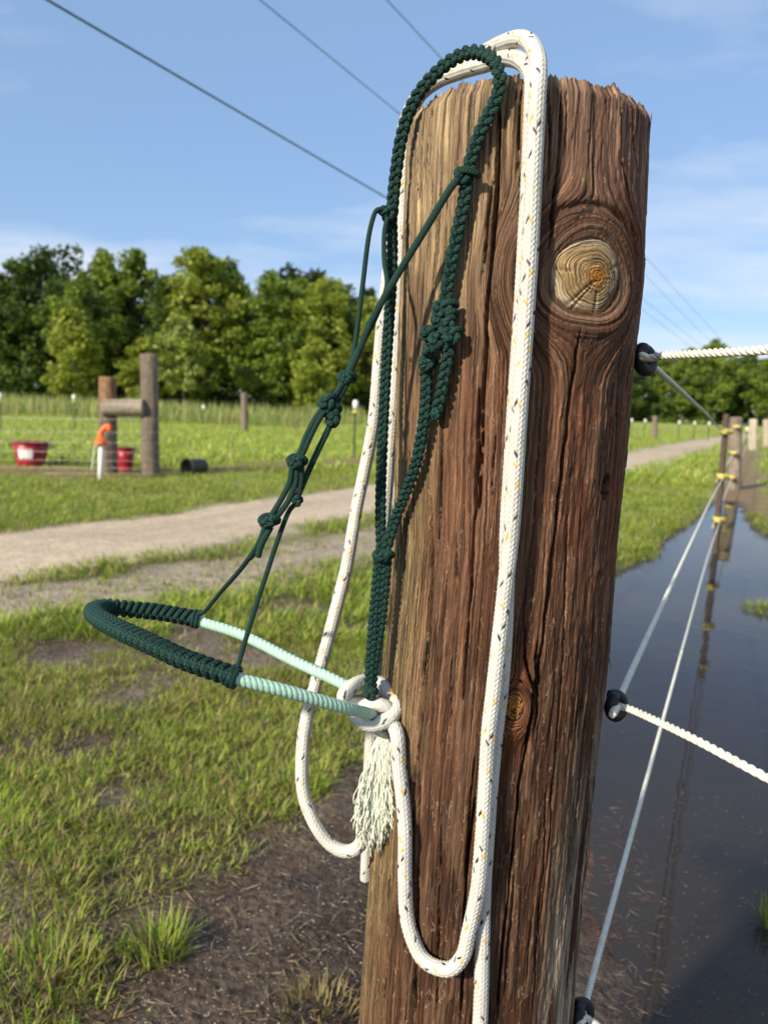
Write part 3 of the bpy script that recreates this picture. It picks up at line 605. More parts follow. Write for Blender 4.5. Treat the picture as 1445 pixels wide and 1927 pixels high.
# power lines
VPD = ray(1495, 790); VPD = VPD/np.linalg.norm(VPD)
for (px, py, d, r, lab) in ((90, 0, 6.8, .0112, 'thick dark overhead cable, lowest and nearest of the three'), (490, 0, 11.0, .0085, 'middle overhead cable crossing the sky to the post'), (728, 0, 12.5, .0085, 'short overhead cable seen above the white rope loop')):
    p0 = P(px, py, d); L = np.linspace(-14, 160, 120); q = p0+VPD*L[:, None]; q[:, 2] += .00022*(L-70)**2*.6-.00022*70**2*.6
    tag(MB().tube(q, r, 7).build('overhead_cable', M['cable']), lab, 'cable', 'overhead cables')
for (px, py, d, lab) in ((1215, 485, 40, 'faint distant wire above the right treeline, upper one'), (1205, 560, 44, 'faint distant wire above the right treeline, lower one')):
    p0 = P(px, py, d); L = np.linspace(-4, 120, 60); q = p0+VPD*L[:, None]
    tag(MB().tube(q, .011, 6).build('overhead_cable', M['cable']), lab, 'cable', 'overhead cables')

# ------------------------------------------------------------------ the big post
PD = .72                                                     # axis distance
EDGE = np.array([(120,782,1231),(200,775,1225),(300,766,1219),(500,758,1209),(600,753,1199),(800,746,1183),(1000,743,1162),(1200,727,1147),(1400,712,1125),(1600,700,1102),(1800,685,1084),(1927,676,1073)], float)
_z, _x, _rr = [], [], []
for y_, l_, r_ in EDGE:
    a, b = ray(l_, y_), ray(r_, y_); a1, a2 = math.atan2(a[0], a[1]), math.atan2(b[0], b[1]); am, ah = (a1+a2)/2, (a2-a1)/2
    c = (ray(l_, y_)+ray(r_, y_))/2; xc = PD*math.tan(am); q = W((l_+r_)/2, y_, PD)
    _z.append(q[2]); _x.append(xc); _rr.append(math.hypot(xc, PD)*math.sin(ah))
o_ = np.argsort(_z); PZ = np.array(_z)[o_]; PX = np.array(_x)[o_]; PR = np.array(_rr)[o_]
sl_ = (PX[2]-PX[0])/(PZ[2]-PZ[0]); 
PZ = np.r_[-.2, PZ]; PX = np.r_[PX[0]+sl_*(-.2-PZ[1]), PX]; PR = np.r_[PR[0]*1.02, PR]
def pr(z): return np.interp(z, PZ, PR)
def pxc(z): return np.interp(z, PZ, PX)
def onpost(px, py, off=0.0):
    q = ray(px, py); z = W(px, py, PD-.1)[2]
    for _ in range(4):
        R = pr(z)+off; c = np.array([pxc(z), PD]); d2 = q[:2]; o2 = -c
        A = d2@d2; B = o2@d2; C_ = o2@o2-R*R; D_ = B*B-A*C_
        t = (-B-math.sqrt(D_))/A if D_ > 0 else -B/A
        z = CAMZ+q[2]*t
    return CP+q*t
def sz(px, py):
    p = onpost(px, py); z = p[2]; return math.atan2(p[0]-pxc(z), -(p[1]-PD)), z
ZTOP = W(1010, 139, PD-.1)[2]
RM = .104
phi = np.r_[np.linspace(-1.85, 1.85, 470), np.linspace(1.85, 2*pi-1.85, 60)[1:-1]]
zv = np.r_[np.linspace(-.12, .40, 40)[:-1], np.linspace(.40, ZTOP, 820)]
PHI, ZZ = np.meshgrid(phi, zv); SS = PHI*RM
KN = []                                                     # knots: s0, z0, a, elongation
for (px, py, wpx, hpx) in ((1106, 522, 58, 76), (966, 1330, 20, 28)):
    f, z = sz(px, py); f2, _ = sz(px+wpx, py); _, z2 = sz(px, py+hpx); a = abs(f2-f)*RM; KN.append((f*RM, z, a, abs(z-z2)/a, f))
U = SS.copy(); RING = np.full(SS.shape, 9.0)
disp = np.zeros_like(SS)
for (s0, z0, a, e, _) in KN:
    X = SS-s0; Zk = (ZZ-z0)/e; r_ = np.hypot(X, Zk)+1e-9; ae = a*1.5
    psi = X*(1-ae*ae/np.maximum(r_, ae)**2); w = sst(3.0*a, 1.6*a, r_)
    U = U+(psi-X)*np.where(r_ > ae, 1, 0)*w
    th = np.arctan2(Zk, X); ring = s0+.35+r_*2.1*(1+.06*np.sin(3*th))
    U = np.where(r_ <= ae, ring, U)
    disp += .0045*np.exp(-((r_-1.55*a)/(.85*a))**2)*sst(0, a, r_)-.005*sst(a*.98, a*.86, r_)
    disp -= .0035*np.exp(-((r_-1.75*a)/(.10*a))**2)*sst(-.2, .7, Zk/r_)           # lip above the knot
    RING = np.minimum(RING, r_/a)
wob = .003*(fbm(SS*20, ZZ*5, 3, 201)-.5)+.0011*(fbm(SS*140, ZZ*55, 2, 202)-.5)+.0030*np.clip(2.6-RING, 0, 1)*(fbm(SS*60, ZZ*60, 3, 204)-.5); Uw = U+wob
disp += .0028*(fbm(Uw*45, ZZ*1.6, 2, 203)-.5)
ridge = fbm(Uw*260, ZZ*3.0, 3, 205); disp += .0013*(ridge-.5)
fine = fbm(Uw*650, ZZ*14, 2, 207); disp += .0011*(fine-.5)+.0009*(fbm(SS*420, ZZ*110, 2, 208)-.5)
chip = fbm(Uw*130, ZZ*15, 3, 209); disp += .0007*sst(.56, .57, chip)-.0006*sst(.38, .37, chip)
def crack(pts, w, depth):
    """a drying check through photo points, cut into the surface"""
    global disp
    q = np.array([sz(*p) for p in pts]); z = q[:, 1]; o = np.argsort(z); zc, fc = z[o], q[o, 0]
    c = np.interp(ZZ, zc, fc)*RM+.0012*(vn(ZZ*60, 0*ZZ, int(w*1e6))-.5)+.0016*(vn(ZZ*17, 0*ZZ, 7)-.5)
    tp = sst(zc[0]-.001, zc[0]+.03, ZZ)*sst(zc[-1]+.001, zc[-1]-.03, ZZ); ww = w*(.5+.9*vn(ZZ*35, 0*ZZ, 11))*np.maximum(tp, .05)
    disp = disp-depth*tp*np.exp(-np.abs((SS-c)/ww)**3)
for pts, w, dp in [
    ([(1088,600),(1080,700),(1068,800),(1057,900),(1045,1000),(1033,1100),(1022,1200),(1014,1300),(1000,1400)], .0016, .014),
    ([(940,140),(938,260),(930,400),(920,550),(912,700),(905,850),(897,1000)], .0017, .014),
    ([(932,300),(915,430),(905,560)], .0010, .009),
    ([(905,690),(899,800),(893,950),(882,1150),(868,1350)], .0011, .010),
    ([(842,560),(835,780),(828,950),(820,1050)], .0009, .008), ([(810,900),(808,1150),(796,1300),(782,1450),(770,1600)], .0014, .013),
    ([(1058,150),(1050,300),(1035,420),(1022,500)], .0012, .011), ([(1030,140),(1035,260),(1026,380)], .0010, .010),
    ([(1065,140),(1066,230),(1060,330)], .0008, .007), ([(1165,170),(1168,300),(1190,420),(1200,520)], .0009, .008), ([(1140,150),(1142,240)], .0008, .006),
    ([(1185,170),(1190,260),(1200,350)], .0008, .007), ([(790,190),(788,400),(780,600),(772,800)], .0008, .006), ([(842,250),(838,420),(830,560)], .0008, .006), ([(905,200),(908,300)], .0009, .006),
    ([(1145,700),(1130,850),(1120,1000),(1112,1100)], .0008, .007), ([(1165,600),(1160,800),(1150,950)], .0008, .006),
    ([(1012,1180),(1010,1280),(995,1360),(975,1500),(960,1650),(945,1800),(938,1930)], .0016, .014), ([(985,1150),(990,1240),(1005,1300),(1000,1350)], .0013, .010), ([(948,1270),(945,1330),(955,1370)], .0010, .008),
    ([(1070,950),(1064,1100),(1060,1250),(1045,1400),(1030,1600),(1012,1800)], .0008, .007),
    ([(1090,1310),(1082,1360),(1078,1400)], .0017, .010), ([(895,1480),(880,1600),(872,1750),(868,1930)], .0015, .013), ([(790,1400),(788,1550),(785,1750),(782,1930)], .0016, .014),
    ([(735,1600),(730,1750),(722,1930)], .0012, .010), ([(1030,1450),(1020,1650),(1000,1930)], .0009, .008), ([(1085,1500),(1072,1700),(1058,1900)], .0009, .008), ([(830,1500),(825,1700),(822,1930)], .0009, .008),
    ([(755,900),(752,1100),(745,1300)], .0010, .009), ([(860,1000),(852,1200),(845,1400)], .0007, .006), ([(880,150),(878,230)], .0008, .006), ([(980,150),(978,400),(965,600)], .0008, .006)]:
    crack(pts, w, dp)
r2 = np.random.default_rng(5)
for _ in range(70):                                          # short random checks
    f = r2.uniform(-1.6, 1.6); z0 = r2.uniform(.4, ZTOP); L = r2.uniform(.03, .14); c = f*RM+.002*(vn(ZZ*40, 0*ZZ, 13)-.5)
    tp = sst(z0-L/2, z0-L/4, ZZ)*sst(z0+L/2, z0+L/4, ZZ); disp -= r2.uniform(.002, .005)*tp*np.exp(-np.abs((Uw-c)/.0007)**3)*(RING > 1.9)
for (px, py, rs, rz, dp) in ((1140, 916, .0062, .0115, .034), (1093, 1335, .003, .010, .010), (773, 690, .003, .007, .006)):  # old nail and peg holes
    f, z = sz(px, py); rr = np.hypot((SS-f*RM)/rs, (ZZ-z)/rz); disp -= dp*sst(1.06, .84, rr+.25*(fbm(SS*300, ZZ*200, 2, 3)-.5))
f, z = sz(1125, 1085); rr = np.hypot((SS-f*RM)/.008, (ZZ-z)/.012); disp += .003*np.exp(-rr**2)-.004*np.exp(-(rr/.4)**2)
# ragged sawn top: fibre bundles end at different heights
bund = np.floor(fbm(PHI[-1]*9, 0*PHI[-1], 2, 211)*14+PHI[-1]*11); jag = .0042*(_hash(bund, bund*0, 5)-.5)+.0024*(_hash(np.floor(PHI[-1]*24), bund*0, 15)-.5)+.0008*(vn(PHI[-1]*200, 0*PHI[-1], 217)-.5)
Rm = pr(ZZ)+disp; tz = sst(ZTOP-.03, ZTOP, ZZ); Zf = ZZ+tz*jag[None]; Rm -= .006*sst(ZTOP-.012, ZTOP, ZZ)
pv = np.stack([pxc(ZZ)+Rm*np.sin(PHI), PD-Rm*np.cos(PHI), Zf], -1)
nr, ncl = PHI.shape
# colours of the wood itself: algae grey-green side, tan weathered top, red-brown treated side
g_ = np.array
lowf = fbm(SS*14, ZZ*2.6, 4, 221); strk = fbm(Uw*120, ZZ*2.2, 3, 223); strk2 = fbm(Uw*60, ZZ*5, 3, 225)
colw = np.broadcast_to(g_([.112, .050, .025]), SS.shape+(3,)).copy()
colw = mixc(colw, g_([.165, .085, .047]), sst(.38, .62, strk))
colw = mixc(colw, g_([.165, .050, .018]), sst(.10, .65, PHI+.9*(lowf-.5))*sst(.40, .60, strk2)*.85)
colw = mixc(colw, g_([.20, .155, .078]), sst(-.42, -.90, PHI+.7*(lowf-.5))*.92)
tpz = ZZ+.14*(strk-.5)+.10*(lowf-.5)
colw = mixc(colw, g_([.31, .245, .145]), sst(1.12, 1.28, tpz)*sst(.15, -.6, PHI)*.85)
colw = mixc(colw, g_([.30, .195, .14]), sst(1.20, 1.34, tpz)*sst(-.5, .4, PHI)*.85)
colw = mixc(colw, g_([.046, .020, .010]), sst(1.0, .66, ZZ+.30*(lowf-.5)+.1*(strk-.5))*.85*sst(-1.25, -.55, PHI))
colw = mixc(colw, g_([.34, .31, .25]), sst(.50, .62, fbm(Uw*70, ZZ*4.5, 3, 231))*sst(.40, .75, PHI)*sst(.98, .75, ZZ)*.9)
colw = mixc(colw, g_([.085, .035, .018]), sst(.60, .70, fbm(SS*25, ZZ*3.5, 3, 241))*.6)
colw = mixc(colw, g_([.25, .165, .105]), sst(.56, .575, chip)*.22)
colw = mixc(colw, g_([.105, .046, .024]), sst(2.0, 1.2, RING)*.55); colw = mixc(colw, g_([.24, .155, .10]), sst(1.38, 1.05, RING+.25*(lowf-.5))*.6*(SS > 0))
colw = mixc(colw, g_([.40, .31, .22]), sst(ZTOP-.010, ZTOP-.001, ZZ)*sst(.42, .6, strk)*.8)
colw = mixc(colw, g_([.22, .065, .016]), np.exp(-((SS-KN[1][0])/.012)**2-((ZZ-KN[1][1])/.05)**2)*.7)
colw = colw*np.array([1.0, .90, .82])*(.92+.0*SS[..., None])
pc = np.concatenate([colw, np.ones(SS.shape+(1,))], -1)
pm = MB(); i = np.arange(nr-1)[:, None]*ncl; j = np.arange(ncl)[None]; k = (j+1) % ncl
quads = np.stack([i+j, i+k, i+ncl+k, i+ncl+j], -1).reshape(-1, 4)
rings = [pv.reshape(-1, 3)]; cols = [pc.reshape(-1, 4)]; base_i = (nr-1)*ncl; nn = nr*ncl; qs = [quads]
for fr_ in (.93, .8, .6, .35, .05):                          # end grain
    c0 = np.array([pxc(ZTOP), PD, ZTOP]); tpv = pv[-1].copy(); tpv[:, :2] = c0[:2]+(tpv[:, :2]-c0[:2])*fr_; tpv[:, 2] = ZTOP-.006+.008*(vn(tpv[:, 0]*200, tpv[:, 1]*200, 3)-.5)
    rings.append(tpv); cols.append(np.tile(np.array([[.30, .22, .14, 1]]), (ncl, 1))); qs.append(np.stack([base_i+j, base_i+k, nn+k, nn+j], -1).reshape(-1, 4)); base_i = nn; nn += ncl
pm.add(np.vstack(rings), np.vstack(qs), None, np.vstack(cols))
def wood_mat(name, s_fine=(420, 14), dark=.34):
    m = bpy.data.materials.new(name); m.use_nodes = True; t = m.node_tree; b = t.nodes['Principled BSDF']; b.inputs['Roughness'].default_value = .72; b.inputs['Specular IOR Level'].default_value = .28
    A = t.nodes.new('ShaderNodeAttribute'); A.attribute_name = 'gco'; C = t.nodes.new('ShaderNodeAttribute'); C.attribute_name = 'Col'
    def noise(sx, sy, det=4, rough=.6):
        mp = t.nodes.new('ShaderNodeMapping'); mp.inputs['Scale'].default_value = (sx, sy, 1); t.links.new(A.outputs['Vector'], mp.inputs[0])
        n = t.nodes.new('ShaderNodeTexNoise'); n.inputs['Scale'].default_value = 1; n.inputs['Detail'].default_value = det; n.inputs['Roughness'].default_value = rough; t.links.new(mp.outputs[0], n.inputs[0]); return n.outputs[0]
    def rng_(x, a, b_, c, d):
        r = t.nodes.new('ShaderNodeMapRange'); r.inputs[1].default_value = a; r.inputs[2].default_value = b_; r.inputs[3].default_value = c; r.inputs[4].default_value = d; t.links.new(x, r.inputs[0]); return r.outputs[0]
    def mul(x, y):
        n = t.nodes.new('ShaderNodeMath'); n.operation = 'MULTIPLY'; t.links.new(x, n.inputs[0]); t.links.new(y, n.inputs[1]); return n.outputs[0]
    nz = t.nodes.new('ShaderNodeTexNoise'); nz.inputs['Scale'].default_value = 170; nz.inputs['Detail'].default_value = 4; tcx = t.nodes.new('ShaderNodeTexCoord'); t.links.new(tcx.outputs['Object'], nz.inputs[0])
    vs = t.nodes.new('ShaderNodeVectorMath'); vs.operation = 'MULTIPLY_ADD'; t.links.new(nz.outputs['Color'], vs.inputs[0]); vs.inputs[1].default_value = (.0022, .004, 0); t.links.new(A.outputs['Vector'], vs.inputs[2]); A = vs
    n1 = noise(s_fine[0], s_fine[1], 5, .65); n2 = noise(1100, 16, 3); n3 = noise(150, 3.0, 4); n4 = noise(300, 26, 5, .75)
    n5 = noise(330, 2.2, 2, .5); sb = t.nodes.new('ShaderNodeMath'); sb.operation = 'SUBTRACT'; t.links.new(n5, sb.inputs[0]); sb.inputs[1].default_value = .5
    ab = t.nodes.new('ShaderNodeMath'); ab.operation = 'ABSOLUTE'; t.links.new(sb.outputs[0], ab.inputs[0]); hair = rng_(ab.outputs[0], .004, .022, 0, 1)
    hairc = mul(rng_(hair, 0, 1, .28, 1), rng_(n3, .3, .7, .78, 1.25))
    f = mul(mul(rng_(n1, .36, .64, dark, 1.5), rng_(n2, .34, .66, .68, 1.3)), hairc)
    sc = t.nodes.new('ShaderNodeVectorMath'); sc.operation = 'SCALE'; t.links.new(C.outputs['Color'], sc.inputs[0]); t.links.new(f, sc.inputs[3])
    mx_ = t.nodes.new('ShaderNodeMix'); mx_.data_type = 'RGBA'; n6 = noise(110, 30, 3, .55); s6 = t.nodes.new('ShaderNodeMath'); s6.operation = 'SUBTRACT'; t.links.new(n6, s6.inputs[0]); s6.inputs[1].default_value = .57
    a6 = t.nodes.new('ShaderNodeMath'); a6.operation = 'ABSOLUTE'; t.links.new(s6.outputs[0], a6.inputs[0]); edge = mul(rng_(a6.outputs[0], .004, .012, .85, 0), rng_(n3, .45, .60, 0, 1))   # pale lifted flake edges
    mxx = t.nodes.new('ShaderNodeMath'); mxx.operation = 'MAXIMUM'; t.links.new(rng_(n4, .60, .66, 0, .6), mxx.inputs[0]); t.links.new(edge, mxx.inputs[1]); t.links.new(mxx.outputs[0], mx_.inputs[0]); t.links.new(sc.outputs[0], mx_.inputs[6]); mx_.inputs[7].default_value = (.30, .20, .125, 1)
    t.links.new(mx_.outputs[2], b.inputs['Base Color'])
    ad = t.nodes.new('ShaderNodeMath'); ad.operation = 'ADD'; t.links.new(n1, ad.inputs[0]); t.links.new(rng_(hair, 0, 1, 0, .8), ad.inputs[1])
    u = t.nodes.new('ShaderNodeBump'); u.inputs['Strength'].default_value = .9; u.inputs['Distance'].default_value = .0016; t.links.new(ad.outputs[0], u.inputs['Height']); t.links.new(u.outputs[0], b.inputs['Normal'])
    return m
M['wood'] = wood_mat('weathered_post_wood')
PB_ = np.array([float(pxc(0)), PD, 0.0])
post = thing('fence_post', 'thick weathered brown wooden corner post with a large round knot', 'fence post', tuple(PB_))
child_local(pm, PB_); bodym = pm.mesh('log', M['wood'])
ga = bodym.attributes.new('gco', 'FLOAT_VECTOR', 'POINT'); gcv = np.zeros((pm.n, 3)); gcv[:nr*ncl, 0] = (Uw).ravel(); gcv[:nr*ncl, 1] = ZZ.ravel()
gcv[nr*ncl:, 0] = np.vstack(rings[1:])[:, 0]*2; gcv[nr*ncl:, 1] = np.vstack(rings[1:])[:, 1]*8; ga.data.foreach_set('vector', gcv.astype(np.float32).ravel())
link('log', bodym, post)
# knots: sawn branch stubs with growth rings
def knot_part(kn, name, c_in, c_mid, c_out, bulge, nring, lab):
    s0, z0, a, e, f0 = kn; mb = MB(); nR, nA = 44, 96; r_ = np.linspace(0.0, 1.0, nR); th = np.linspace(0, 2*pi, nA, endpoint=False); R_, T_ = np.meshgrid(r_, th, indexing='ij')
    off = .18*a*(1-R_)                                       # the pith sits a little off centre
    x = R_*a*np.cos(T_)*(1+.05*np.sin(3*T_)+.03*np.sin(7*T_+1))+off; z = R_*a*e*np.sin(T_)*(1+.04*np.cos(5*T_))+off*.15
    wr = R_*(1+.05*np.sin(2*T_+.5)+.05*(fbm(np.cos(T_)*2+5, np.sin(T_)*2+R_*3, 2, 5)-.5)*2)
    rip = np.sin(wr*nring*2*pi+1.5*fbm(wr*7, T_*.3, 2, 4))*(.35+.9*vn(wr*nring*.9, T_*1.2, 6))
    h = bulge*(1-R_**2.5)+.00035*rip*(R_ > .06)+.0006*(fbm(x*900, z*900, 2, 9)-.5)*2-.0016*sst(.90, 1.0, R_)
    rad = (T_-(-2.0)); h -= .0022*np.exp(-(((T_-4.25+2*pi) % (2*pi)-0)*R_*a/.0012)**2)*(R_ > .1)
    for ang, l0, l1 in ((4.05, .15, .95), (4.9, .35, .9), (.5, .5, .95), (3.0, .55, .9), (5.6, .6, 1.0)):
        dd = np.abs((T_-ang+pi) % (2*pi)-pi)*R_*a; h -= .0022*np.exp(-(dd/.0009)**2)*sst(l0-.05, l0+.05, R_)*sst(l1+.05, l1-.05, R_)
    ph_ = (s0+x)/RM; zz_ = z0+z; rr = pr(zz_)+.0016+h*.8
    v = np.stack([pxc(zz_)+rr*np.sin(ph_), PD-rr*np.cos(ph_), zz_], -1)
    c = mixc(np.broadcast_to(np.array(c_in), R_.shape+(3,)), np.array(c_mid), sst(.08, .42, R_+.15*(fbm(x*120, z*120, 2, 3)-.5))); c = mixc(c, np.array(c_out), sst(.62, .92, R_-.22*np.cos(T_-2.6)*.6)); c = c*(.84+.26*rip[..., None])*.85; c = mixc(c, np.array([.15, .075, .038]), sst(.80, 1.0, R_+.22*np.cos(T_-5.6)+.10*(fbm(np.cos(T_)*4+9, np.sin(T_)*4+R_*4, 3, 8)-.5)))
    i = np.arange(nR-1)[:, None]*nA; j = np.arange(nA)[None]; k = (j+1) % nA
    mb.add(v, np.stack([i+j, i+nA+j, i+nA+k, i+k], -1).reshape(-1, 4), None, np.concatenate([c, np.ones(R_.shape+(1,))], -1).reshape(-1, 4)); child_local(mb, PB_)
    me = mb.mesh(name, M['wood_knot']); g = me.attributes.new('gco', 'FLOAT_VECTOR', 'POINT'); g.data.foreach_set('vector', np.stack([wr*a, T_*.05, 0*T_], -1).astype(np.float32).ravel())
    o = link(name, me, post); o['label'] = lab
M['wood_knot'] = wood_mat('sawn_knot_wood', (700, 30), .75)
knot_part(KN[0], 'knot', (.46, .19, .022), (.42, .275, .125), (.56, .47, .34), .004, 13, 'large pale round knot with orange heart and growth rings')
knot_part(KN[1], 'knot', (.50, .21, .035), (.38, .15, .03), (.13, .05, .02), .0005, 4, 'small orange-brown sunken knot')
def splinter(px, py, px2, py2, off, r0):
    p0 = onpost(px, py, 0); p1 = onpost(px2, py2, off); mid = (p0+p1)/2+(p1-p0)[[0, 1, 2]]*0; mb = MB(); q = spline([p0, mid, p1], .003)
    mb.tube(q, np.linspace(r0, r0*.15, len(q)), 5, sq=.5, col=(.12, .075, .05, 1)); child_local(mb, PB_).build('splinter', M['far_wood'], post)
for a in ((1192,660,1203,595,.004,.0012), (1195,630,1200,606,.003,.001), (1175,880,1181,845,.003,.0014), (1143,1225,1150,1262,.004,.0007), (1098,1660,1112,1585,.006,.0009), (1218,260,1226,212,.003,.0016), (1152,1130,1156,1105,.002,.001), (752,640,748,610,.002,.001)): splinter(*a)

# ------------------------------------------------------------------ insulators and fence ropes
def twisted(mb, path, R, r, pitch, n=3, step=.003, sides=7, col=None):
    p = spline(path, step); t, a, b = frames(p); L = np.r_[0, np.cumsum(np.linalg.norm(np.diff(p, axis=0), axis=1))]
    for k in range(n):
        th = 2*pi*L/pitch+2*pi*k/n; mb.tube(p+(a*np.cos(th)[:, None]+b*np.sin(th)[:, None])*R, r, sides, col=col)
    return mb
INS = [((1213, 676), (1216, 676)), ((1159, 1327), (1160, 1327)), ((1096, 1908), (1098, 1908))]
LABI = ['black ring insulator holding the top rope on the right side of the post', 'black ring insulator holding the middle rope, halfway down the post', 'black ring insulator holding the lowest rope, at the bottom edge of the photo']
FAR = [[CL6[0], CL10[0]], [CL6[1], CL10[1]], [CL6[2], CL10[2]]]
NEAR = [[(1330, 665, .62), (1445, 658, .55), (1700, 642, .44)], [(1300, 1388, .60), (1445, 1465, .53), (1800, 1650, .42)], [(1180, 1990, .60), (1300, 2080, .53)]]
LABR = ['cream twisted fence rope, top strand through the highest insulator', 'cream twisted fence rope, middle strand through the middle insulator', 'white twisted fence rope, lowest strand running steeply down to the bottom insulator']
endp = [P(1424, 790+k*3, 60)*1.0 for k in range(3)]
for i in range(3):
    (cx_, cy_), (hx, hy) = INS[i]; c = W(cx_, cy_, .705); o = thing('ring_insulator', LABI[i], 'insulator', tuple(c), 'ring insulators on the big post')
    ax = np.array([.50, -.84, .12]); ax /= np.linalg.norm(ax); e1 = np.cross(ax, [0, 0, 1.]); e1 /= np.linalg.norm(e1); e2 = np.cross(e1, ax)
    th = np.linspace(-.35*pi, 2.05*pi-.35*pi+.5, 90)+1.9; s = np.linspace(-1, 1, 90)
    q = (e1[None]*np.cos(th)[:, None]+e2[None]*np.sin(th)[:, None])*(.0098+.0010*s[:, None])+ax[None]*s[:, None]*.0042
    rr = .0058*np.minimum(1, np.minimum((np.arange(90)+3)/9, (92-np.arange(90))/9)); MB().tube(q, rr, 16).build('ring', M['black_plastic'], o)
    zc = c[2]; into = np.array([pxc(zc)+pr(zc)*.75-c[0], PD-c[1], 0.0]); sh = np.array([into*.15, into*.6, into])
    MB().lathe([(0, 0), (.0065, 0), (.0065, .012), (.004, .013), (0, .013)], tuple(into*.28), 16, None, into).build('stem', M['black_plastic'], o)
    MB().tube(np.array([into*.3, into*.7, into*1.1]), .0028, 10).build('screw', M['metal'], o)
    far0 = FAR[i][0]; cfar = c+(far0-c)/np.linalg.norm(far0-c)*.02; near0 = c-ax*-.018
    mbr = MB(); near = [W(*q) for q in NEAR[i]]
    twisted(mbr, near[::-1]+[c+ax*.020, c+ax*.004, c+(far0-c)/np.linalg.norm(far0-c)*.022, c+(far0-c)*.10, c+(far0-c)*.25], .00185, .0019, .022 if i < 2 else .016, 3, .0016, 8)
    twisted(mbr, [c+(far0-c)*.25, c+(far0-c)*.6-[0, 0, .01], far0-[0, .05, 0]], .0018, .0024, .03, 3, .008, 5)
    mbr.tube(spline([far0-[0, .05, 0], FAR[i][1]-[0, .03, 0], endp[i]], .5), .0055, 6)
    tag(mbr.build('fence_rope', M['fence_rope']), LABR[i], 'rope', 'electric fence ropes')

# ------------------------------------------------------------------ white braided rope
def white_rope(mb, path, r, step=.0010, Mc=14, p=.0042, sides=56, seed=0):
    q = spline(path, step); m = len(q); t, n, b = frames(q); L = np.arange(m)*np.linalg.norm(q[1]-q[0]); a = np.linspace(0, 2*pi, sides, endpoint=False)
    A, LL = np.meshgrid(a, L); c = A/(2*pi)*Mc; j = np.floor(c).astype(int) % Mc; f = c-np.floor(c); dr = np.where(j % 2 == 0, 1.0, -1.0)
    ph = LL/p+dr*(f-.5)*.95+.5*(j % 2); row = np.floor(ph).astype(int); fr_ = ph-row
    hgt = np.sin(pi*fr_)**.8*.8+.35*np.sin(pi*f)**.7
    rr = r*(1+.02*np.sin(LL*40+seed))+.00125*(hgt-.8)
    v = q[:, None]+(n[:, None]*np.cos(a)[None, :, None]+b[:, None]*np.sin(a)[None, :, None])*rr[..., None]
    col = np.ones((m, sides, 4)); base = np.array([.515, .505, .46]); cellj = (.93+.12*_hash(row, j, 3))[..., None]; col[..., :3] = base*cellj
    g = row//8; k0 = (g*5+seed) % Mc; rel = (j-k0) % Mc; ri = row % 8
    blk = ((ri == 0) & ((rel == 0) | (rel == 7))) | ((ri == 2) & ((rel == 1) | (rel == 9))) | ((ri == 5) & (rel == 4)); gold = ((ri == 3) & ((rel == 13) | (rel == 6))) | ((ri == 1) & ((rel == 2) | (rel == 10))) | ((ri == 6) & (rel == 12))
    core = (fr_ > .12) & (fr_ < .88)
    skip = _hash(g, j, 9) < .25
    col[blk & core & ~skip, :3] = (.015, .015, .02); col[gold & core & ~skip, :3] = (.62, .36, .05)
    i = np.arange(m-1)[:, None]*sides; jx = np.arange(sides)[None]; kx = (jx+1) % sides
    v = np.vstack([v.reshape(-1, 3), q[:1]-t[:1]*r*.4, q[-1:]+t[-1:]*r*.4]); cc = np.vstack([col.reshape(-1, 4), [[.8, .79, .74, 1]]*2])
    jj = np.arange(sides); kk = (jj+1) % sides; B = (m-1)*sides
    tr = np.vstack([np.stack([kk, jj, 0*jj+m*sides], 1), np.stack([B+jj, B+kk, 0*jj+m*sides+1], 1)])
    return mb.add(v, np.stack([i+jx, i+kx, i+sides+kx, i+sides+jx], -1).reshape(-1, 4), tr, cc)
RW = .0063
A_front = [(747,1382),(751,1442),(758,1505),(762,1567),(762,1660),(768,1738),(795,1803),(842,1824),(870,1800),(882,1754),(896,1691),(904,1629),(912,1505),(919,1389),(929,1300),(940,1200),(951,1100),(962,1000),(970,880),(979,745),(990,580),(1000,418),(1005,300),(1010,190)]
pathA = [W(733,1352,.672)]
for (x, y) in A_front:
    off = .0085 if y > 1690 and x < 800 else (.010 if x < 830 else .0165)
    pathA.append(onpost(x, y, off))
pathA += [W(1013,135,.607), W(1009,103,.622), W(996,80,.640), W(976,73,.660), W(945,82,.69), W(912,99,.725), W(868,124,.765), W(822,150,.80), W(783,185,.825), W(762,232,.84), W(751,300,.845), W(744,390,.845), W(733,490,.84), W(721,590,.835), W(712,687,.83), W(703,795,.82), W(684,895,.81), W(671,958,.80), W(655,1054,.785), W(647,1090,.78), W(626,1171,.765), W(601,1263,.75), W(578,1348,.735), W(569,1420,.725), W(571,1490,.715), W(590,1545,.705), W(618,1585,.70), W(650,1602,.695), W(677,1590,.69), W(692,1545,.69), W(697,1470,.688), W(699,1400,.686), W(698,1368,.684)]
pathB = [onpost(x, y, .0068) for x, y in [(896,2120),(899,2010),(903,1927),(906,1847),(908,1754),(909,1691),(912,1629),(921,1505),(931,1389),(941,1300),(949,1200),(953,1100),(955,1000),(962,880),(970,745),(982,580),(991,418),(997,300),(1002,190)]]
pathB += [W(1002,150,.617), W(994,128,.632), W(975,113,.655), W(950,110,.68), W(915,121,.715), W(870,134,.755), W(822,154,.79), W(787,185,.815), W(772,235,.83), W(763,310,.832), W(757,425,.832), W(750,570,.832), W(744,704,.83), W(737,800,.83), W(730,895,.828), W(723,987,.826), W(716,1100,.824), W(709,1240,.82), W(702,1320,.82), W(696,1420,.82), W(692,1520,.82), W(690,1600,.82), W(688,1655,.82)]
HB = np.array([pathA[0][0], pathA[0][1], pathA[0][2]-.2])
halter = thing('rope_halter', 'dark green braided rope halter with white reins hung over the post', 'halter', tuple(HB))
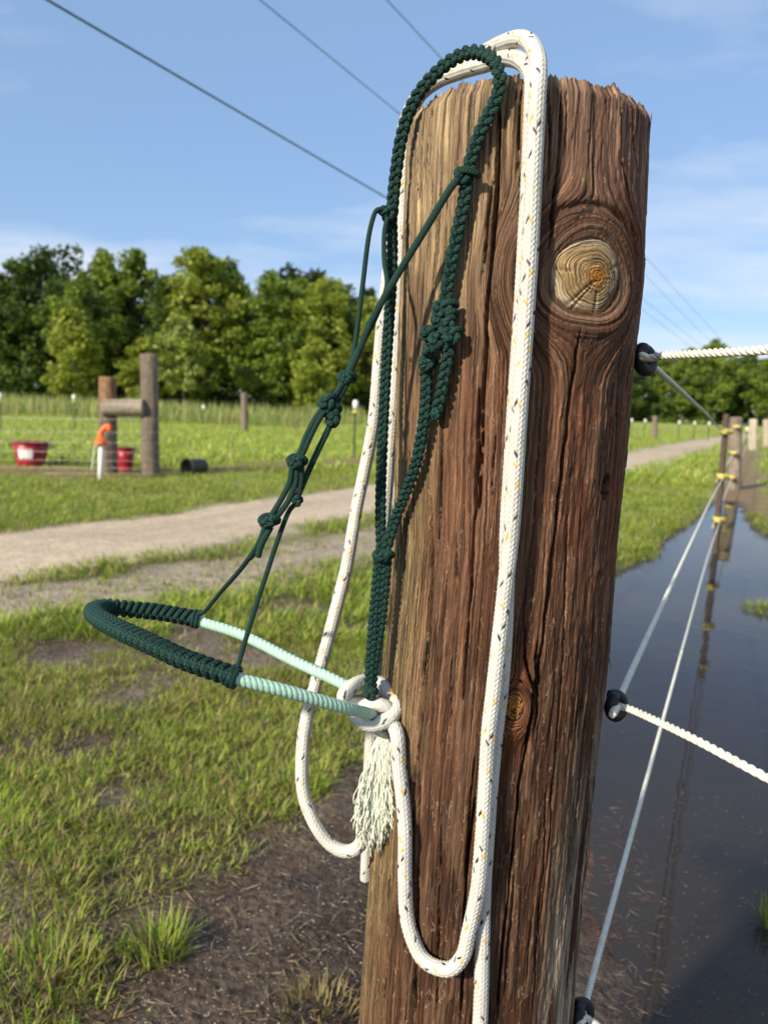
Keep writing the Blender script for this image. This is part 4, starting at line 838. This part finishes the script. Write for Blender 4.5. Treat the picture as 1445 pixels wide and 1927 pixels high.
def part(mb, name, m, smooth=True, label=None, parent=None):
    o = child_local(mb, HB).build(name, M[m], halter if parent is None else parent, smooth)
    if label: o['label'] = label
    return o
part(white_rope(MB(), pathA, RW), 'rein_rope', 'white_rope', label='white braided rope with black and gold flecks looped over the post top')
tag(white_rope(MB(), pathB, RW, seed=4).build('lead_rope', M['white_rope']), 'plain length of white flecked rope behind the rein, running straight down out of the photo', 'rope')
# heel knot
hk = MB()
for pts, r in (([(706,1306,.695),(694,1284,.69),(670,1288,.682),(650,1304,.676),(650,1318,.676),(668,1322,.68),(690,1318,.69)], .0068),
               ([(704,1312,.70),(702,1290,.695),(716,1286,.69),(729,1303,.684),(733,1325,.682),(724,1348,.684)], .0064),
               ([(672,1328,.682),(671,1346,.672),(686,1360,.662),(708,1363,.657),(732,1352,.658),(746,1333,.665),(744,1318,.675),(732,1318,.684)], .0068),
               ([(676,1336,.68),(690,1327,.670),(708,1325,.664),(726,1330,.663),(740,1338,.668)], .0060),
               ([(684,1345,.69),(700,1372,.685),(722,1374,.682),(742,1352,.684)], .0062)):
    white_rope(hk, [W(*q) for q in pts], r, .0009, 14, .0042, 48, 2)
part(hk, 'heel_knot', 'white_rope', label='bulky white rope knot tying the noseband ends together')
# tassel
tm = MB()
for i in range(330):
    a = rng.uniform(-1, 1); dp = rng.uniform(-.010, .008); x1 = 707+a*42+rng.normal(0, 4); y1 = 1558+22*(1-abs(a))+rng.normal(0, 14)-(14 if a > .3 else 0)-(30 if a < -.85 else 0); x0 = 722+a*7
    f = np.linspace(0, 1, 26); ph1, ph2 = rng.uniform(0, 6.28, 2); am = rng.uniform(.6, 1.3)
    xs = x0+(x1-x0)*(f**.75)+f**.6*2.3*am*np.sin(f*rng.uniform(16, 34)+ph1)+1.5*f*np.sin(f*9+ph2); ys = 1382+(y1-1382)*f
    q = np.array([W(x, y, .674+dp*w+.0010*am*np.sin(w*28+ph2)-.004*w) for x, y, w in zip(xs, ys, f)]); tm.tube(q, rng.uniform(.00045, .0007), 5)
o = part(tm, 'tassel', 'tassel', label='frayed cream yarn tassel hanging below the knot'); o['kind'] = 'stuff'
part(MB().tube(spline([W(712,1376,.676), W(722,1381,.668), W(733,1377,.676)], .002), .0022, 8), 'tassel_binding', 'tassel', parent=o)

# ------------------------------------------------------------------ green braids and cords
def braid(mb, path, r=.0025, lat=.0032, dep=.0022, pitch=.022, step=.0012, sides=8, ref=(0, -1, 0), n=3, ph0=0):
    p = spline(path, step); t, a, b = frames(p, ref); L = np.r_[0, np.cumsum(np.linalg.norm(np.diff(p, axis=0), axis=1))]
    for k in range(n):
        th = 2*pi*L/pitch+2*pi*k/n+ph0; mb.tube(p+b*(np.sin(th)*lat)[:, None]+a*(np.sin(2*th)*dep)[:, None], r, sides)
    return mb
crown_r = [onpost(x, y, .0095) for x, y in [(838,565),(848,500),(862,430),(873,380),(880,325),(890,285),(905,245),(925,205),(938,170)]]
top = [W(939,140,.612), W(930,116,.618), W(908,101,.63), W(882,99,.64), W(852,112,.65), W(820,138,.66), W(792,170,.668), W(770,210,.675), W(755,260,.68), W(747,310,.682), W(741,360,.684), W(737,410,.684)]
left = [W(738,470,.684), W(736,540,.683), W(731,620,.682), W(725,720,.68), W(720,820,.678), W(717,900,.675), W(716,980,.672), W(718,1040,.670)]
part(braid(MB(), crown_r+top, r=.0025, lat=.0032), 'crown_braid', 'green')
part(braid(MB(), top[-1:]+left, r=.0023, lat=.0029, pitch=.019), 'cheek_braid', 'green')
right2 = [W(806,655,.625)]+[onpost(x, y, .011) for x, y in [(803,690),(801,760),(793,820),(780,880),(760,935)]]+[W(742,980,.668), W(730,1020,.665), W(724,1045,.665)]
part(braid(MB(), right2, r=.0024, lat=.0030, pitch=.020), 'cheek_braid', 'green')
part(braid(MB(), [onpost(x, y, .010) for x, y in [(845,630),(843,670),(836,710),(828,750),(820,782)]], r=.0024, lat=.0032), 'tail_braid', 'green')
part(braid(MB(), [onpost(x, y, .010) for x, y in [(818,625),(808,650),(803,680),(800,705)]], r=.0023, lat=.0030), 'tail_braid', 'green')
part(braid(MB(), [W(713,1050,.668), W(708,1110,.667), W(702,1180,.667), W(697,1245,.667), W(694,1300,.668)], r=.0023, lat=.0028, pitch=.018), 'throat_braid', 'green')
part(braid(MB(), [W(728,1050,.668), W(723,1110,.667), W(715,1180,.668), W(704,1245,.668), W(699,1300,.670)], r=.0023, lat=.0028, pitch=.018, ph0=1), 'throat_braid', 'green')
def knot(px, py, wy, wpx, hpx, r, kp=(2, 3), rot=0, tilt=.4, p=None):
    c = W(px, py, wy) if p is None else p; d = proj(c)[2]; a = wpx*d/FPX/2-r; b = hpx*d/FPX/2-r; P_, Q_ = kp
    t = np.linspace(0, 2*pi, 150)[:-1]; rad = 1+.48*np.cos(Q_*t); x = rad*np.cos(P_*t)/1.48*a; z = rad*np.sin(P_*t)/1.48*b; y = np.sin(Q_*t)*r*1.25
    cr, sr = cos(rot), sin(rot); x, z = x*cr-z*sr, x*sr+z*cr; q = c+_r*x[:, None]+np.array([0, 0, 1.])*z[:, None]+np.array([0, -1., 0])*y[:, None]
    mb = MB().tube(np.vstack([q, q[:1]]), r, 8, cap=False); return mb
def kpart(*a, **k): part(knot(*a, **k), 'knot', 'green')
rc = .0021
kpart(0, 0, 0, 46, 38, .0026, (2, 3), .2, p=onpost(872, 330, .013)); part(MB().tube(spline([onpost(858, 326, .012), onpost(875, 320, .018), onpost(896, 326, .014), onpost(899, 331, .010)], .002), .0026, 8), 'cord', 'green')
kpart(732, 402, .676, 38, 32, .0025, (2, 3), .5); kpart(722, 398, .674, 22, 24, .0022, (2, 3), 1.2)
kpart(652, 711, .63, 42, 32, .0025, (2, 3), 0.1); kpart(652, 711, .628, 30, 26, .0022, (2, 5), .6)
kpart(617, 757, .62, 44, 34, .0026, (2, 3), .7); kpart(625, 771, .622, 40, 40, .0024, (2, 5), .2); kpart(627, 790, .622, 36, 30, .0025, (2, 3), 1.0)
kpart(558, 868, .612, 46, 32, .0026, (2, 3), .1); kpart(558, 869, .610, 32, 28, .0022, (2, 5), .4)
kpart(559, 941, .612, 24, 28, .0022, (2, 3), .4)
kpart(506, 980, .604, 48, 32, .0026, (2, 3), .1); kpart(507, 981, .602, 32, 26, .0023, (2, 5), .2)
kpart(720, 1045, .664, 48, 30, .0027, (2, 3), 0.05); kpart(720, 1046, .662, 38, 22, .0024, (2, 5), .1)
for (x, y, w_, h_, kp, ro) in ((836,578,58,34,(2,3),.2), (836,598,60,38,(2,5),.4), (842,614,46,34,(2,3),1.1), (808,626,46,32,(2,3),.2), (852,632,46,36,(2,3),.6), (828,640,52,40,(2,5),.3), (804,682,42,34,(2,3),.1), (804,686,32,30,(2,5),.6)):
    kpart(0, 0, 0, w_, h_, .0027, kp, ro, p=onpost(x, y, .014))
kpart(697, 1303, .664, 34, 30, .0030, (2, 3), .3); kpart(820, 780, .62, 24, 24, .0026, (2, 3), .2, p=onpost(820, 780, .010))
def cord(pts, r=rc, name='cord'): part(MB().tube(spline(pts, .002), r, 10), name, 'green')
k1 = W(652, 711, .63)
cord([onpost(864, 334, .016), onpost(845, 358, .022), W(800, 432, .622), W(745, 522, .628), W(700, 602, .630), W(672, 668, .630), W(655, 705, .63)], .0029)
cord([W(724, 402, .674), W(714, 394, .67), W(704, 404, .668), W(693, 450, .662), W(682, 540, .652), W(672, 620, .643), W(663, 675, .636), W(650, 708, .632)], .0021)
cord([W(729, 410, .672), W(723, 440, .668), W(723, 490, .662), W(728, 530, .650), W(722, 560, .640), W(700, 612, .634), W(672, 662, .632), W(656, 702, .631)], .0021)
cord([W(648, 716, .628), W(636, 735, .624), W(624, 756, .62)], .0026); cord([W(656, 716, .63), W(644, 738, .626), W(632, 762, .622)], .0024)
for dx, r in ((0, .0024), (8, .0024)):
    cord([W(607+dx, 768, .62), W(592+dx, 790, .617), W(576+dx, 822, .614), W(565+dx*.8, 850, .612), W(556+dx*.8, 868, .612)], r)
cord([W(624, 795, .622), W(612, 820, .622), W(595, 855, .620), W(578, 893, .617), W(562, 930, .613)], .0026)
cord([W(550, 875, .612), W(546, 905, .611), W(532, 935, .608), W(512, 968, .605), W(503, 980, .604)], .0024); cord([W(560, 876, .612), W(556, 910, .612), W(543, 942, .609), W(522, 972, .606), W(511, 984, .604)], .0024); cord([W(568, 876, .613), W(567, 905, .613), W(561, 938, .613)], .0022)
cord([W(556, 948, .613), W(543, 964, .611), W(525, 1010, .606), W(505, 1070, .600), W(482, 1140, .594), W(462, 1205, .588), W(447, 1258, .584)], .0021)
cord([W(500, 990, .604), W(490, 1018, .606), W(476, 1042, .615), W(470, 1050, .62)], .0026); cord([W(510, 992, .604), W(497, 1015, .602), W(489, 1034, .602), W(486, 1048, .602)], .0026)
cord([W(472, 1046, .62), W(450, 1075, .645), W(415, 1115, .69), W(386, 1150, .735), W(376, 1154, .75)], .0022)
# noseband: mint twisted core rope, dark green wrapping
NB = [(441,1274,.585),(396,1258,.588),(345,1240,.595),(300,1219,.605),(254,1198,.62),(218,1181,.64),(192,1167,.665),(180,1156,.69),(183,1147,.715),(206,1143,.735),(250,1147,.748),(300,1152,.755),(345,1160,.757),(370,1165,.757)]
nbp = spline([W(*q) for q in NB], .0008); wrap = MB(); t_, a_, b_ = frames(nbp)
cen = (nbp[0]+nbp[-1])*.5; outw = nbp-cen; outw[:, 2] = 0; outw -= t_*np.sum(outw*t_, 1)[:, None]; outw /= np.linalg.norm(outw, axis=1)[:, None]
a_ = outw+np.array([0, 0, .30]); a_ -= t_*np.sum(a_*t_, 1)[:, None]; a_ /= np.linalg.norm(a_, axis=1)[:, None]; b_ = np.cross(t_, a_)
Ln = np.r_[0, np.cumsum(np.linalg.norm(np.diff(nbp, axis=0), axis=1))]; stp = .0072; N = int(Ln[-1]/stp)
def at_(s): return np.array([np.interp(s, Ln, nbp[:, k]) for k in range(3)]).T
def dir_(arr, s): return np.array([np.interp(s, Ln, arr[:, k]) for k in range(3)]).T
for i in range(N+1):                                        # herringbone wraps: turns from both sides cross over the outer spine
    for side in (-1, 1):
        base = i*stp+(stp*.5 if side > 0 else 0); ang = np.linspace(-.28*pi, 1.02*pi, 34)
        s_ = np.clip(base-.0085*(ang/pi)+.002, 0, Ln[-1]); c = at_(s_); A_ = dir_(a_, s_); B_ = dir_(b_, s_)
        rr = .0060+.0016*np.exp(-((ang-.12)/.42)**2)-.0022*sst(-.10*pi, -.28*pi, ang)
        wrap.tube(c+A_*(np.cos(ang)*rr)[:, None]+B_*(np.sin(ang)*rr*side)[:, None], .0029, 8)
nbw = part(wrap, 'noseband_wrap', 'green', label='dark green herringbone-wrapped noseband')
part(MB().tube(nbp, .0050, 12), 'noseband_core', 'green', parent=nbw)
for (x, y, wy) in ((443, 1275, .585), (371, 1165, .757)):
    i0 = 0 if wy < .6 else -1; c = nbp[i0]; m_ = MB()
    for dd in (-.0015, .0022):
        th = np.linspace(0, 2*pi, 30); cc = c+t_[i0]*dd*(1 if i0 == 0 else -1); m_.tube(cc+a_[i0]*np.cos(th)[:, None]*.0078+b_[i0]*np.sin(th)[:, None]*.0078, .0022, 8)
    part(m_, 'end_whipping', 'green', parent=nbw)
mint = MB(); twisted(mint, [nbp[3], W(460,1281,.585), W(551,1304,.60), W(642,1330,.625), W(690,1342,.652), W(703,1345,.668)], .0018, .0037, .0150, 3, .0012, 10)
part(mint, 'noseband_rope', 'mint', label='front leg of pale mint twisted rope')
mint = MB(); twisted(mint, [nbp[-4], W(385,1172,.755), W(460,1197,.742), W(551,1243,.718), W(620,1275,.70), W(662,1296,.69)], .0018, .0037, .0150, 3, .0012, 10)
part(mint, 'noseband_rope', 'mint', label='rear leg of pale mint twisted rope')
